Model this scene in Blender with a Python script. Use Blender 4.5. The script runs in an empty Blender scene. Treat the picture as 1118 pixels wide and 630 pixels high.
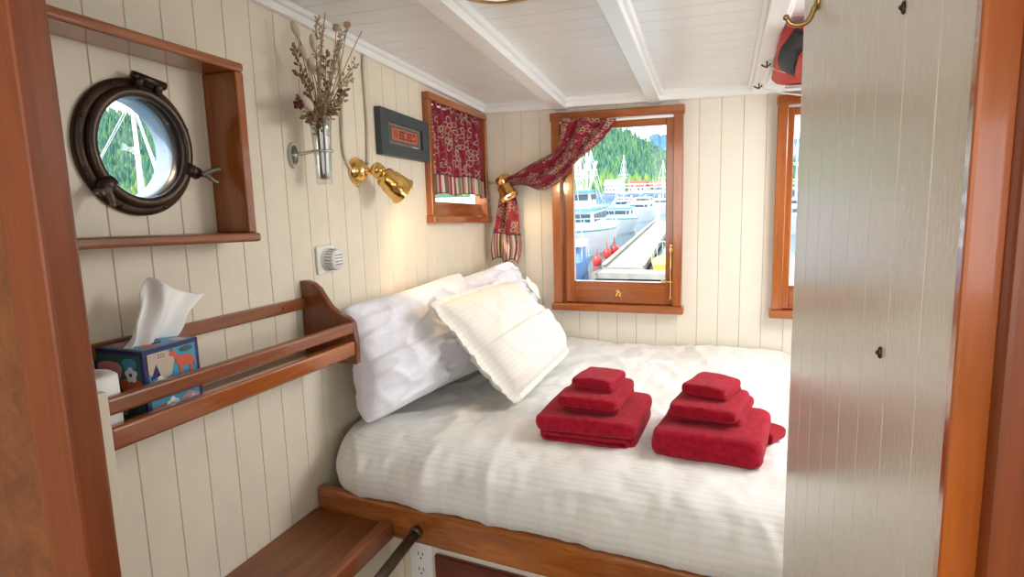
import bpy, math, random
import numpy as np
from mathutils import Vector, Matrix, noise

# ------------------------------------------------------------------ camera, world, sun, exposure
F = 700.0
EYE = 1.45
CX, CY = 559.0, 315.0
def _n(v): v = np.array(v, float); return v / np.linalg.norm(v)
def _r(px, py): return _n([px - CX, -(py - CY), -F])
_up = -_r(690, 4848)
_x = -_r(-1376, 263); _x = _n(_x - _up * _x.dot(_up))
_y = np.cross(_up, _x)
ROT = np.array([_x, _y, _up])
def ray(px, py): return ROT @ _r(px, py)
def aty(px, py, y):                      # the point of plane y=... that the photograph shows at a pixel
    d = ray(px, py) ; p = d * y / d[1]; return Vector((p[0], p[1], p[2] + EYE))
def atx(px, py, x):
    d = ray(px, py) ; p = d * x / d[0]; return Vector((p[0], p[1], p[2] + EYE))
scn = bpy.context.scene
col = scn.collection
cd = bpy.data.cameras.new('camera'); cd.sensor_width = 36; cd.lens = F / 1118 * 36; cd.clip_start = 0.02; cd.clip_end = 9000
cam = bpy.data.objects.new('camera', cd); col.objects.link(cam); scn.camera = cam
m4 = Matrix([list(ROT[i]) + [0] for i in range(3)] + [[0, 0, 0, 1]])
cam.matrix_world = Matrix.Translation((0, 0, EYE)) @ m4

SKY = 2.6; SUN = 7.0
w = bpy.data.worlds.new('sky'); scn.world = w; w.use_nodes = True
nt = w.node_tree; bg = nt.nodes['Background']; bg.inputs[1].default_value = SKY
tc = nt.nodes.new('ShaderNodeTexCoord'); sx = nt.nodes.new('ShaderNodeSeparateXYZ'); cr = nt.nodes.new('ShaderNodeValToRGB')
nt.links.new(tc.outputs['Generated'], sx.inputs[0]); nt.links.new(sx.outputs[2], cr.inputs[0]); nt.links.new(cr.outputs[0], bg.inputs[0])
cr.color_ramp.elements[0].position = 0.0; cr.color_ramp.elements[0].color = (0.95, 0.97, 1.0, 1)
cr.color_ramp.elements[1].position = 0.6; cr.color_ramp.elements[1].color = (0.62, 0.80, 1.0, 1)
sl = bpy.data.lights.new('sun', 'SUN'); sl.energy = SUN; sl.angle = 0.01; sl.color = (1, .95, .87)
so = bpy.data.objects.new('sun', sl); col.objects.link(so)
so.rotation_euler = Vector((-0.45, -0.62, 0.95)).to_track_quat('Z', 'Y').to_euler(); so.location = (0, 0, 30)
# added fill lamps; the first stands in for daylight from the unseen saloon
def area(name, loc, target, sx_, sy_, power, color):
    l = bpy.data.lights.new(name, 'AREA'); l.shape = 'RECTANGLE'; l.size = sx_; l.size_y = sy_; l.energy = power; l.color = color
    o = bpy.data.objects.new(name, l); col.objects.link(o); o.location = loc
    o.rotation_euler = (Vector(loc) - Vector(target)).to_track_quat('Z', 'Y').to_euler(); return o
area('saloon_fill', (-.25, -1.3, 1.35), (-.35, 1.6, 1.1), 1.2, .9, 10.5, (1, .97, .93))
area('berth_fill', (.55, 1.85, 1.72), (.0, 1.75, .8), .5, .6, 10.5, (1, .98, .95))  # added fill lamp over the berth, the ceiling has no opening here
scn.view_settings.view_transform = 'Standard'; scn.view_settings.look = 'None'
scn.view_settings.exposure = 0.47; scn.view_settings.gamma = 1.0; scn.view_settings.use_curve_mapping = False

# ------------------------------------------------------------------ materials
MATS = {}
def mat(name, color, rough=.5, metal=0., spec=.5, noise_amt=0., noise_scale=8., bump=0., bump_scale=60., coat=0., sheen=0., trans=0., c2=None, stretch=(1, 1, 1), emit=None, uv=False, sss=0.):
    m = bpy.data.materials.new(name); m.use_nodes = True; MATS[name] = m
    t = m.node_tree; b = t.nodes['Principled BSDF']
    b.inputs['Base Color'].default_value = (*color, 1); b.inputs['Roughness'].default_value = rough
    b.inputs['Metallic'].default_value = metal; b.inputs['Specular IOR Level'].default_value = spec
    b.inputs['Coat Weight'].default_value = coat; b.inputs['Coat Roughness'].default_value = .08
    b.inputs['Sheen Weight'].default_value = sheen
    if trans: b.inputs['Transmission Weight'].default_value = trans
    if emit: b.inputs['Emission Color'].default_value = (*emit[0], 1); b.inputs['Emission Strength'].default_value = emit[1]
    co = t.nodes.new('ShaderNodeTexCoord'); mp = t.nodes.new('ShaderNodeMapping'); mp.inputs['Scale'].default_value = stretch
    t.links.new(co.outputs['UV' if uv else 'Object'], mp.inputs[0])
    if noise_amt or c2:
        n = t.nodes.new('ShaderNodeTexNoise'); n.inputs['Scale'].default_value = noise_scale; n.inputs['Detail'].default_value = 5; n.inputs['Roughness'].default_value = .6
        t.links.new(mp.outputs[0], n.inputs[0])
        r = t.nodes.new('ShaderNodeValToRGB'); r.color_ramp.elements[0].position = .33; r.color_ramp.elements[1].position = .67
        a = c2 if c2 else tuple(max(0, c * (1 - noise_amt)) for c in color)
        r.color_ramp.elements[0].color = (*a, 1); r.color_ramp.elements[1].color = (*color, 1)
        t.links.new(n.outputs[0], r.inputs[0]); t.links.new(r.outputs[0], b.inputs['Base Color'])
    if bump:
        n2 = t.nodes.new('ShaderNodeTexNoise'); n2.inputs['Scale'].default_value = bump_scale; n2.inputs['Detail'].default_value = 4
        t.links.new(mp.outputs[0], n2.inputs[0])
        bp = t.nodes.new('ShaderNodeBump'); bp.inputs['Strength'].default_value = bump; bp.inputs['Distance'].default_value = .004
        t.links.new(n2.outputs[0], bp.inputs['Height']); t.links.new(bp.outputs[0], b.inputs['Normal'])
    return m
def wood(name, light, dark, axis, rough=.22, coat=.6, grain=1.0):
    s = [26, 26, 26]; s[axis] = 1.6
    m = mat(name, light, rough=rough, coat=coat)
    t = m.node_tree; b = t.nodes['Principled BSDF']; mp = [n for n in t.nodes if n.type == 'MAPPING'][0]; mp.inputs['Scale'].default_value = s
    n = t.nodes.new('ShaderNodeTexNoise'); n.inputs['Scale'].default_value = 1.0; n.inputs['Detail'].default_value = 8; n.inputs['Roughness'].default_value = .65; n.inputs['Distortion'].default_value = .5
    n3 = t.nodes.new('ShaderNodeTexNoise'); n3.inputs['Scale'].default_value = 7.0; n3.inputs['Detail'].default_value = 3
    t.links.new(mp.outputs[0], n.inputs[0]); t.links.new(mp.outputs[0], n3.inputs[0])
    mx = t.nodes.new('ShaderNodeMath'); mx.operation = 'MULTIPLY_ADD'; mx.inputs[1].default_value = .35; t.links.new(n3.outputs[0], mx.inputs[0]); t.links.new(n.outputs[0], mx.inputs[2])
    r = t.nodes.new('ShaderNodeValToRGB'); r.color_ramp.elements[0].position = .5; r.color_ramp.elements[1].position = .84
    r.color_ramp.elements[0].color = (*dark, 1); r.color_ramp.elements[1].color = (*light, 1)
    t.links.new(mx.outputs[0], r.inputs[0]); t.links.new(r.outputs[0], b.inputs['Base Color'])
    bp = t.nodes.new('ShaderNodeBump'); bp.inputs['Strength'].default_value = .05 * grain; bp.inputs['Distance'].default_value = .002
    t.links.new(n.outputs[0], bp.inputs['Height']); t.links.new(bp.outputs[0], b.inputs['Normal'])
    return m
WL, WD = (.42, .120, .018), (.22, .048, .006)
WX = wood('varnished_wood_x', WL, WD, 0); WY = wood('varnished_wood_y', WL, WD, 1); WZ = wood('varnished_wood_z', WL, WD, 2)
BX = wood('brown_wood_y', (.25, .075, .012), (.13, .032, .005), 1, rough=.3, coat=.2)
RY = wood('shelf_wood_y', (.30, .085, .02), (.15, .038, .009), 1, rough=.3, coat=.4); RZ = wood('shelf_wood_z', (.24, .065, .016), (.13, .032, .008), 2, rough=.3, coat=.4)
JZ = wood('jamb_wood_z', (.25, .055, .008), (.15, .030, .004), 2, rough=.4, coat=.1)
JR = wood('glossy_jamb_wood', (.50, .13, .02), (.33, .075, .010), 2, rough=.2, coat=.5, grain=2.0)
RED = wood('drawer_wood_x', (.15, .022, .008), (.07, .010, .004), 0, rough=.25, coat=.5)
RAIL = wood('berth_rail_wood', (.46, .15, .03), (.22, .055, .01), 0, rough=.18, coat=.8)
CREAM = mat('cream_paint', (.78, .70, .55), rough=.42, noise_amt=.06, noise_scale=14, bump=.08, bump_scale=50)
CREAMB = mat('cream_paint_back', (.80, .75, .635), rough=.42, noise_amt=.04, noise_scale=12, bump=.08, bump_scale=50)
DOORP = mat('glossy_door_paint', (.76, .71, .60), rough=.2, noise_amt=.05, noise_scale=40, bump=.16, bump_scale=90, stretch=(2, 2, 1))
WHITE = mat('white_gloss_paint', (.83, .83, .81), rough=.3, noise_amt=.04, noise_scale=10, bump=.1, bump_scale=30)
TRIMW = mat('white_trim_paint', (.86, .86, .84), rough=.28)
BRASS = mat('polished_brass', (.83, .53, .17), rough=.14, metal=1)
ABRASS = mat('aged_brass', (.50, .34, .14), rough=.3, metal=1)
BRONZE = mat('dark_bronze', (.075, .048, .03), rough=.36, metal=.55, noise_amt=.5, noise_scale=18, bump=.2, bump_scale=40)
STEEL = mat('pewter', (.55, .54, .50), rough=.3, metal=1)
RODM = mat('dark_rod', (.10, .075, .05), rough=.35, metal=.4)
PLAST = mat('white_plastic', (.82, .81, .76), rough=.35)
SLOT = mat('dark_slot', (.03, .03, .03), rough=.6)
TUNNEL = mat('porthole_sleeve_paint', (.22, .29, .36), rough=.3)
TERRY = mat('crimson_terry', (.50, .008, .030), rough=.95, noise_amt=.4, noise_scale=70, bump=1.0, bump_scale=380, sheen=.12, spec=.1)
PILW = mat('white_pillow_cotton', (.80, .79, .83), rough=.85, bump=.25, bump_scale=90, sheen=.15, spec=.2)
MATT = mat('mattress_ticking', (.75, .73, .68), rough=.9)
TISSUE = mat('tissue_paper', (.90, .90, .88), rough=.9, bump=.3, bump_scale=40)
FLOORM = wood('floor_wood', (.20, .08, .03), (.11, .04, .015), 1)

def striped(name, color, c2, freq, bumpd):
    m = mat(name, color, rough=.8, sheen=.15, spec=.2); t = m.node_tree; b = t.nodes['Principled BSDF']
    uvn = t.nodes.new('ShaderNodeTexCoord'); s = t.nodes.new('ShaderNodeSeparateXYZ'); t.links.new(uvn.outputs['UV'], s.inputs[0])
    mu = t.nodes.new('ShaderNodeMath'); mu.operation = 'MULTIPLY'; mu.inputs[1].default_value = freq * 2 * math.pi; t.links.new(s.outputs[1], mu.inputs[0])
    si = t.nodes.new('ShaderNodeMath'); si.operation = 'SINE'; t.links.new(mu.outputs[0], si.inputs[0])
    ramp = t.nodes.new('ShaderNodeMapRange'); ramp.inputs[1].default_value = -.25; ramp.inputs[2].default_value = .25; ramp.interpolation_type = 'SMOOTHSTEP'; t.links.new(si.outputs[0], ramp.inputs[0])
    mx = t.nodes.new('ShaderNodeMix'); mx.data_type = 'RGBA'; mx.inputs[6].default_value = (*color, 1); mx.inputs[7].default_value = (*c2, 1)
    t.links.new(ramp.outputs[0], mx.inputs[0]); t.links.new(mx.outputs[2], b.inputs['Base Color'])
    rr = t.nodes.new('ShaderNodeMapRange'); rr.inputs[3].default_value = .85; rr.inputs[4].default_value = .55; t.links.new(ramp.outputs[0], rr.inputs[0]); t.links.new(rr.outputs[0], b.inputs['Roughness'])
    n = t.nodes.new('ShaderNodeTexNoise'); n.inputs['Scale'].default_value = 45; n.inputs['Detail'].default_value = 4
    t.links.new(uvn.outputs['UV'], n.inputs[0])
    ad = t.nodes.new('ShaderNodeMath'); ad.operation = 'MULTIPLY_ADD'; ad.inputs[1].default_value = .6; t.links.new(n.outputs[0], ad.inputs[0]); t.links.new(ramp.outputs[0], ad.inputs[2])
    bp = t.nodes.new('ShaderNodeBump'); bp.inputs['Strength'].default_value = .5; bp.inputs['Distance'].default_value = bumpd
    t.links.new(ad.outputs[0], bp.inputs['Height']); t.links.new(bp.outputs[0], b.inputs['Normal'])
    return m
DUV = striped('cream_satin_stripe', (.80, .79, .745), (.775, .765, .715), 62, .0008)
SHAM = striped('sham_satin_stripe', (.83, .80, .72), (.80, .765, .675), 66, .0009)

def archglass(name, tint=(1, 1, 1), refl=.08, rough=.0, edge=.5):
    m = bpy.data.materials.new(name); m.use_nodes = True; t = m.node_tree; t.nodes.remove(t.nodes['Principled BSDF'])
    out = [n for n in t.nodes if n.type == 'OUTPUT_MATERIAL'][0]
    a = t.nodes.new('ShaderNodeBsdfTransparent'); a.inputs[0].default_value = (*tint, 1)
    g = t.nodes.new('ShaderNodeBsdfGlossy'); g.inputs['Roughness'].default_value = rough
    lw = t.nodes.new('ShaderNodeLayerWeight'); lw.inputs[0].default_value = .25
    mr = t.nodes.new('ShaderNodeMapRange'); mr.inputs[3].default_value = refl; mr.inputs[4].default_value = edge
    t.links.new(lw.outputs['Facing'], mr.inputs[0])
    mx = t.nodes.new('ShaderNodeMixShader'); t.links.new(mr.outputs[0], mx.inputs[0]); t.links.new(a.outputs[0], mx.inputs[1]); t.links.new(g.outputs[0], mx.inputs[2]); t.links.new(mx.outputs[0], out.inputs[0])
    return m
GLASS = archglass('window_glass', refl=.02, edge=.25); VGLASS = archglass('vase_glass', tint=(.93, .95, .94), refl=.10, edge=.8, rough=.02)

def curtain_mat():
    m = mat('crimson_floral_cotton', (.30, .008, .035), rough=.8, sheen=.2, spec=.15); t = m.node_tree; b = t.nodes['Principled BSDF']
    tcn = t.nodes.new('ShaderNodeTexCoord')
    def M(op, a, b_=None, c=None):
        n = t.nodes.new('ShaderNodeMath'); n.operation = op
        for i, v in enumerate((a, b_, c)):
            if v is None: continue
            if isinstance(v, (int, float)): n.inputs[i].default_value = v
            else: t.links.new(v, n.inputs[i])
        return n.outputs[0]
    def flowers(scale, seed, petals, base, amp, width):
        mp = t.nodes.new('ShaderNodeMapping'); mp.inputs['Scale'].default_value = (scale, scale, 1); mp.inputs['Location'].default_value = (seed, seed * 1.7, 0); t.links.new(tcn.outputs['UV'], mp.inputs[0])
        v = t.nodes.new('ShaderNodeTexVoronoi'); v.voronoi_dimensions = '2D'; v.inputs['Scale'].default_value = 1; v.inputs['Randomness'].default_value = .75; t.links.new(mp.outputs[0], v.inputs[0])
        sub = t.nodes.new('ShaderNodeVectorMath'); sub.operation = 'SUBTRACT'; t.links.new(mp.outputs[0], sub.inputs[0]); t.links.new(v.outputs['Position'], sub.inputs[1])
        s = t.nodes.new('ShaderNodeSeparateXYZ'); t.links.new(sub.outputs[0], s.inputs[0])
        cc = t.nodes.new('ShaderNodeSeparateXYZ'); t.links.new(v.outputs['Color'], cc.inputs[0])
        ang = M('ARCTAN2', s.outputs[1], s.outputs[0]); rad = M('SQRT', M('ADD', M('MULTIPLY', s.outputs[0], s.outputs[0]), M('MULTIPLY', s.outputs[1], s.outputs[1])))
        ph = M('MULTIPLY_ADD', ang, petals, M('MULTIPLY', cc.outputs[0], 6.28))
        edge = M('MULTIPLY_ADD', M('COSINE', ph), amp, base)
        d = M('ABSOLUTE', M('SUBTRACT', rad, edge))
        ring = M('LESS_THAN', d, width)
        inner = M('LESS_THAN', M('ABSOLUTE', M('SUBTRACT', rad, base * .38)), width * .8)
        return M('MAXIMUM', ring, inner)
    a = flowers(11, 1.3, 5, .27, .10, .030)
    c = flowers(15, 5.1, 2, .20, .11, .034)
    n = t.nodes.new('ShaderNodeTexNoise'); n.inputs['Scale'].default_value = 40; n.inputs['Detail'].default_value = 2; t.links.new(tcn.outputs['UV'], n.inputs[0])
    vein = M('LESS_THAN', M('ABSOLUTE', M('SUBTRACT', n.outputs[0], .5)), .012)
    m1 = t.nodes.new('ShaderNodeMix'); m1.data_type = 'RGBA'; m1.inputs[6].default_value = (.22, .006, .028, 1); m1.inputs[7].default_value = (.16, .12, .07, 1); t.links.new(vein, m1.inputs[0])
    m2 = t.nodes.new('ShaderNodeMix'); m2.data_type = 'RGBA'; m2.inputs[7].default_value = (.42, .30, .21, 1); t.links.new(m1.outputs[2], m2.inputs[6]); t.links.new(a, m2.inputs[0])
    m3 = t.nodes.new('ShaderNodeMix'); m3.data_type = 'RGBA'; m3.inputs[7].default_value = (.34, .27, .17, 1); t.links.new(m2.outputs[2], m3.inputs[6]); t.links.new(c, m3.inputs[0])
    t.links.new(m3.outputs[2], b.inputs['Base Color'])
    return m
CURT = curtain_mat()
def band_mat():
    m = mat('striped_curtain_border', (.4, .1, .1), rough=.8); t = m.node_tree; b = t.nodes['Principled BSDF']
    tcn = t.nodes.new('ShaderNodeTexCoord'); s = t.nodes.new('ShaderNodeSeparateXYZ'); t.links.new(tcn.outputs['UV'], s.inputs[0])
    mu = t.nodes.new('ShaderNodeMath'); mu.operation = 'MULTIPLY'; mu.inputs[1].default_value = 8.5; t.links.new(s.outputs[0], mu.inputs[0])
    fr = t.nodes.new('ShaderNodeMath'); fr.operation = 'FRACT'; t.links.new(mu.outputs[0], fr.inputs[0])
    r = t.nodes.new('ShaderNodeValToRGB'); r.color_ramp.interpolation = 'CONSTANT'; t.links.new(fr.outputs[0], r.inputs[0]); t.links.new(r.outputs[0], b.inputs['Base Color'])
    el = r.color_ramp.elements; el[0].position = 0; el[0].color = (.30, .02, .05, 1); el[1].position = .12; el[1].color = (.62, .52, .40, 1)
    for p, c in ((.2, (.13, .11, .05)), (.32, (.5, .2, .18)), (.4, (.62, .52, .42)), (.5, (.10, .10, .06)), (.6, (.30, .03, .06)), (.72, (.55, .45, .33)), (.8, (.18, .16, .09)), (.92, (.5, .3, .26))):
        e = el.new(p); e.color = (*c, 1)
    return m
BAND = band_mat()

# ------------------------------------------------------------------ helpers
def total(o):
    v = Vector((0, 0, 0))
    while o is not None: v += o.location; o = o.parent
    return v
def tag(o, label=None, cat=None, group=None, kind=None):
    if label: o['label'] = label
    if cat: o['category'] = cat
    if group: o['group'] = group
    if kind: o['kind'] = kind
    return o
def thing(name, label, cat, loc, group=None):
    o = bpy.data.objects.new(name, None); o.empty_display_size = .05; col.objects.link(o); o.location = loc
    return tag(o, label, cat, group)
class MB:
    def __init__(s): s.v = []; s.f = []; s.m = []; s.sm = []; s.uv = {}
    def add(s, vs, fs, mi=0, smooth=False, uvs=None):
        b = len(s.v); s.v += [Vector(p) for p in vs]
        if uvs:
            for i, u in enumerate(uvs): s.uv[b + i] = u
        for f in fs: s.f.append([b + i for i in f]); s.m.append(mi); s.sm.append(smooth)
        return s
    def box(s, x0, x1, y0, y1, z0, z1, mi=0, M=None):
        vs = [Vector((x, y, z)) for x in (x0, x1) for y in (y0, y1) for z in (z0, z1)]
        if M: vs = [M @ v for v in vs]
        return s.add(vs, [(0, 1, 3, 2), (4, 6, 7, 5), (0, 4, 5, 1), (2, 3, 7, 6), (0, 2, 6, 4), (1, 5, 7, 3)], mi)
    def tube(s, pts, rad, n=12, mi=0, caps=True):
        pts = [Vector(p) for p in pts]; rads = rad if isinstance(rad, (list, tuple)) else [rad] * len(pts)
        vs = []; ref = None
        for i, p in enumerate(pts):
            d = (pts[min(i + 1, len(pts) - 1)] - pts[max(i - 1, 0)]).normalized()
            if ref is None: ref = Vector((0, 0, 1)) if abs(d.z) < .9 else Vector((1, 0, 0))
            a = (ref - d * ref.dot(d)).normalized(); b = d.cross(a); ref = a
            for k in range(n): t = 2 * math.pi * k / n; vs.append(p + (a * math.cos(t) + b * math.sin(t)) * rads[i])
        fs = [(i * n + k, i * n + (k + 1) % n, (i + 1) * n + (k + 1) % n, (i + 1) * n + k) for i in range(len(pts) - 1) for k in range(n)]
        if caps: fs += [tuple(range(n))[::-1], tuple((len(pts) - 1) * n + k for k in range(n))]
        return s.add(vs, fs, mi, True)
    def lathe(s, prof, org, axis, n=32, mi=0, close=False):
        q = Vector(axis).normalized().to_track_quat('Z', 'Y').to_matrix(); org = Vector(org); vs = []
        for r, h in prof:
            for k in range(n): t = 2 * math.pi * k / n; vs.append(org + q @ Vector((r * math.cos(t), r * math.sin(t), h)))
        L = len(prof); fs = [(i * n + k, i * n + (k + 1) % n, ((i + 1) % L) * n + (k + 1) % n, ((i + 1) % L) * n + k) for i in range(L if close else L - 1) for k in range(n)]
        return s.add(vs, fs, mi, True)
    def ball(s, c, r, n=12, mi=0, sc=(1, 1, 1), axis=(0, 0, 1)):
        q = Vector(axis).normalized().to_track_quat('Z', 'Y').to_matrix(); vs = []; c = Vector(c); R = max(4, n // 2)
        for i in range(R + 1):
            a = math.pi * i / R
            for k in range(n):
                t = 2 * math.pi * k / n; vs.append(c + q @ Vector((r * sc[0] * math.sin(a) * math.cos(t), r * sc[1] * math.sin(a) * math.sin(t), -r * sc[2] * math.cos(a))))
        return s.add(vs, [(i * n + k, i * n + (k + 1) % n, (i + 1) * n + (k + 1) % n, (i + 1) * n + k) for i in range(R) for k in range(n)], mi, True)
    def prism(s, poly, fn, d0, d1, mi=0):          # poly in 2-D, fn(u, v, d) -> point
        n = len(poly); vs = [fn(u, v, d0) for u, v in poly] + [fn(u, v, d1) for u, v in poly]
        return s.add(vs, [tuple(range(n))[::-1], tuple(range(n, 2 * n))] + [(k, (k + 1) % n, n + (k + 1) % n, n + k) for k in range(n)], mi)
    def grid(s, fn, nu, nv, mi=0, uvfn=None, mifn=None):
        b = len(s.v); vs = []; uvs = []
        for i in range(nu + 1):
            for j in range(nv + 1):
                vs.append(fn(i / nu, j / nv)); uvs.append(uvfn(i / nu, j / nv) if uvfn else (i / nu, j / nv))
        W = nv + 1; fs = [(i * W + j, (i + 1) * W + j, (i + 1) * W + j + 1, i * W + j + 1) for i in range(nu) for j in range(nv)]
        s.add(vs, fs, mi, True, uvs)
        if mifn:
            k = len(s.m) - len(fs)
            for q, (i, j) in enumerate([(i, j) for i in range(nu) for j in range(nv)]): s.m[k + q] = mifn((i + .5) / nu, (j + .5) / nv)
        return s
    def build(s, name, mats, parent=None, bevel=0., solid=0., sub=0, smooth=None, origin=None, seg=2, weld=False):
        if not isinstance(mats, (list, tuple)): mats = [mats]
        me = bpy.data.meshes.new(name)
        if parent is None and origin is None:
            n = len(s.v); origin = Vector((sum(v.x for v in s.v) / n, sum(v.y for v in s.v) / n, min(v.z for v in s.v)))
        off = total(parent) if parent is not None else Vector(origin)
        me.from_pydata([tuple(v - off) for v in s.v], [], s.f)
        for m in mats: me.materials.append(m)
        me.polygons.foreach_set('material_index', s.m)
        me.polygons.foreach_set('use_smooth', [bool(x) if smooth is None else smooth for x in s.sm])
        if s.uv:
            L = me.uv_layers.new(name='UVMap')
            for l in me.loops: L.data[l.index].uv = s.uv.get(l.vertex_index, (0, 0))
        me.update(); o = bpy.data.objects.new(name, me); col.objects.link(o)
        if parent is not None: o.parent = parent
        else: o.location = off
        if weld: md = o.modifiers.new('weld', 'WELD'); md.merge_threshold = .00005
        if solid: md = o.modifiers.new('solid', 'SOLIDIFY'); md.thickness = solid; md.offset = 0
        if sub: md = o.modifiers.new('sub', 'SUBSURF'); md.levels = sub; md.render_levels = sub
        if bevel: md = o.modifiers.new('bevel', 'BEVEL'); md.width = bevel; md.segments = seg; md.limit_method = 'ANGLE'; md.angle_limit = math.radians(40)
        return o
def struct(mb, name, mats, label=None, **k): return tag(mb.build(name, mats, **k), label, None, None, 'structure')
def copy_tree(o, parent=None):
    c = o.copy(); col.objects.link(c); c.parent = parent
    for ch in o.children: copy_tree(ch, c)
    return c
def smooth_path(pts, n=8):
    P = [Vector(p) for p in pts]; out = []
    for i in range(len(P) - 1):
        p0, p1, p2, p3 = P[max(i - 1, 0)], P[i], P[i + 1], P[min(i + 2, len(P) - 1)]
        for k in range(n):
            t = k / n
            out.append(.5 * ((2 * p1) + (p2 - p0) * t + (2 * p0 - 5 * p1 + 4 * p2 - p3) * t * t + (3 * p1 - p0 - 3 * p2 + p3) * t ** 3))
    out.append(P[-1]); return out
def fbm(x, y, z=0, o=3): return noise.fractal(Vector((x, y, z)), .6, 2.0, o)

# ------------------------------------------------------------------ the room
XW, YB = -1.015, 2.5
def zc(y): return 1.785 + .085 * (2.5 - y)
PW = .0765
def planks(mb, fn, u0, u1, z0, ztop, holes=(), start=0., T=.05, c=.0016, d=.0034):
    """vertical boards: fn(u, depth, z); holes are (ua, ub, za, zb) or ('c', uc, zc, r)"""
    k0 = math.floor((u0 - start) / PW); edges = []
    a = start + k0 * PW
    while a < u1:
        lo, hi = max(a, u0), min(a + PW, u1)
        if hi - lo > .001: edges.append((lo, hi))
        a += PW
    for lo, hi in edges:
        cuts = {lo, hi}
        for h in holes:
            if h[0] == 'c':
                _, uc, zz, r = h; q = uc - r
                for i in range(25):
                    x = uc - r + 2 * r * i / 24
                    if lo + .003 < x < hi - .003: cuts.add(x)
            else:
                for x in h[:2]:
                    if lo + .003 < x < hi - .003: cuts.add(x)
        cs = sorted(cuts)
        for p, q in zip(cs, cs[1:]):
            if q - p < 1e-5: continue
            segs = [(z0, None)]; mid = (p + q) / 2; bl = []
            for h in holes:
                if h[0] == 'c':
                    _, uc, zz, r = h
                    if abs(mid - uc) < r: hh = math.sqrt(r * r - (mid - uc) ** 2); bl.append((zz - hh, zz + hh))
                elif h[0] < mid < h[1]: bl.append((h[2], h[3]))
            bl.sort(); zs = z0; out = []
            for b in bl: out.append((zs, b[0], False)); zs = b[1]
            out.append((zs, None, True))
            poly = [(p, T), (p, d), (p + c, 0)] if p == lo else [(p, T), (p, 0)]
            poly += [(q - c, 0), (q, d), (q, T)] if q == hi else [(q, 0), (q, T)]
            n = len(poly)
            for za, zb, top in out:
                lowv = [fn(u, dd, za) for u, dd in poly]; hiv = [fn(u, dd, (ztop(u) if zb is None else zb)) for u, dd in poly]
                mb.add(lowv + hiv, [tuple(range(n)), tuple(range(n, 2 * n))[::-1]] + [(k, n + k, n + (k + 1) % n, (k + 1) % n) for k in range(n)])
PY, PZ = .862, 1.541
m = MB(); planks(m, lambda u, dd, z: Vector((XW - dd, u, z)), -2.6, 2.55, 0, lambda u: zc(u) + .01, holes=[('c', PY, PZ, .096), (1.985, 2.442, 1.348, 1.752)], start=.793)
struct(m, 'wall_left', CREAM, 'cream painted wall of vertical boards with porthole')
WB = (-.665, -.268, 1.03, 1.715); WR = (.125, .52, 1.03, 1.72)
m = MB(); planks(m, lambda u, dd, z: Vector((u, YB + dd, z)), XW - .045, 1.2, 0, lambda u: 1.80, holes=[WB, WR], start=-.168)
struct(m, 'wall_back', CREAMB, 'cream board wall with two wooden windows')
m = MB()
ys = []; a = -2.65
while a < 2.52: ys.append((a, min(a + .075, 2.52))); a += .075
for a, b in ys:
    c, d = .0014, .003
    poly = [(a, .03), (a, d), (a + c, 0), (b - c, 0), (b, d), (b, .03)]
    m.prism(poly, lambda u, v, w_: Vector((w_, u, zc(u) + v)), -1.06, 1.65)
struct(m, 'ceiling', WHITE, 'white painted board ceiling')
m = MB(); m.box(-1.06, 1.65, -2.65, 2.55, -.03, 0); struct(m, 'floor', FLOORM, 'brown wooden cabin floor')
m = MB(); m.box(1.2, 1.25, .45, 2.55, 0, .95); m.box(1.2, 1.25, .45, 2.55, 1.72, 1.99); m.box(1.2, 1.25, .45, .7, .95, 1.72); m.box(1.2, 1.25, 2.3, 2.55, .95, 1.72)
struct(m, 'wall_right', CREAM, 'cream wall with wide window opening')
def beam(x_at_2p44, wd, dep, num, label, cove=True, y0=-.5):
    m = MB()
    def bx(off0, off1, dz0, dz1):
        vs = []
        for y in (y0, 2.49):
            xx = x_at_2p44 + .037 * (2.44 - y)
            for (o_, dz) in ((off0, dz0), (off1, dz0), (off1, dz1), (off0, dz1)): vs.append(Vector((xx + o_, y, zc(y) - dz)))
        m.add(vs, [(0, 1, 2, 3), (7, 6, 5, 4), (0, 4, 5, 1), (1, 5, 6, 2), (2, 6, 7, 3), (3, 7, 4, 0)])
    bx(-wd / 2, wd / 2, -.005, dep)
    if cove: bx(wd / 2 - .001, wd / 2 + .012, -.005, dep * .45); bx(-wd / 2 - .012, -wd / 2 + .001, -.005, dep * .45)
    return tag(m.build('ceiling_beam', TRIMW, bevel=.003), label, 'ceiling beam', 'white ceiling beams', 'structure')
beam(-.687, .052, .036, 1, 'white ceiling beam nearer the left wall'); beam(-.327, .046, .036, 2, 'white ceiling beam running towards the middle window'); beam(.030, .045, .022, 3, 'broad flat white ceiling batten beside the life jacket')
# mouldings
m = MB()
for (dx, dz) in ((.030, .014), (.016, .030)):
    vs = []
    for y in (-1.5, 2.5):
        for (a, b) in ((XW, 0), (XW + dx, 0), (XW + dx, -dz), (XW, -dz)): vs.append(Vector((a, y, zc(y) + b)))
    m.add(vs, [(0, 1, 2, 3), (7, 6, 5, 4), (0, 4, 5, 1), (1, 5, 6, 2), (2, 6, 7, 3), (3, 7, 4, 0)])
struct(m, 'trim_1', TRIMW, 'white moulding along the top of the left wall', bevel=.003)
m = MB(); m.box(XW, 1.2, 2.455, 2.499, 1.755, 1.80); m.box(XW, 1.2, 2.44, 2.499, 1.776, 1.80)
struct(m, 'trim_2', TRIMW, 'white moulding along the top of the back wall', bevel=.004)

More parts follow.
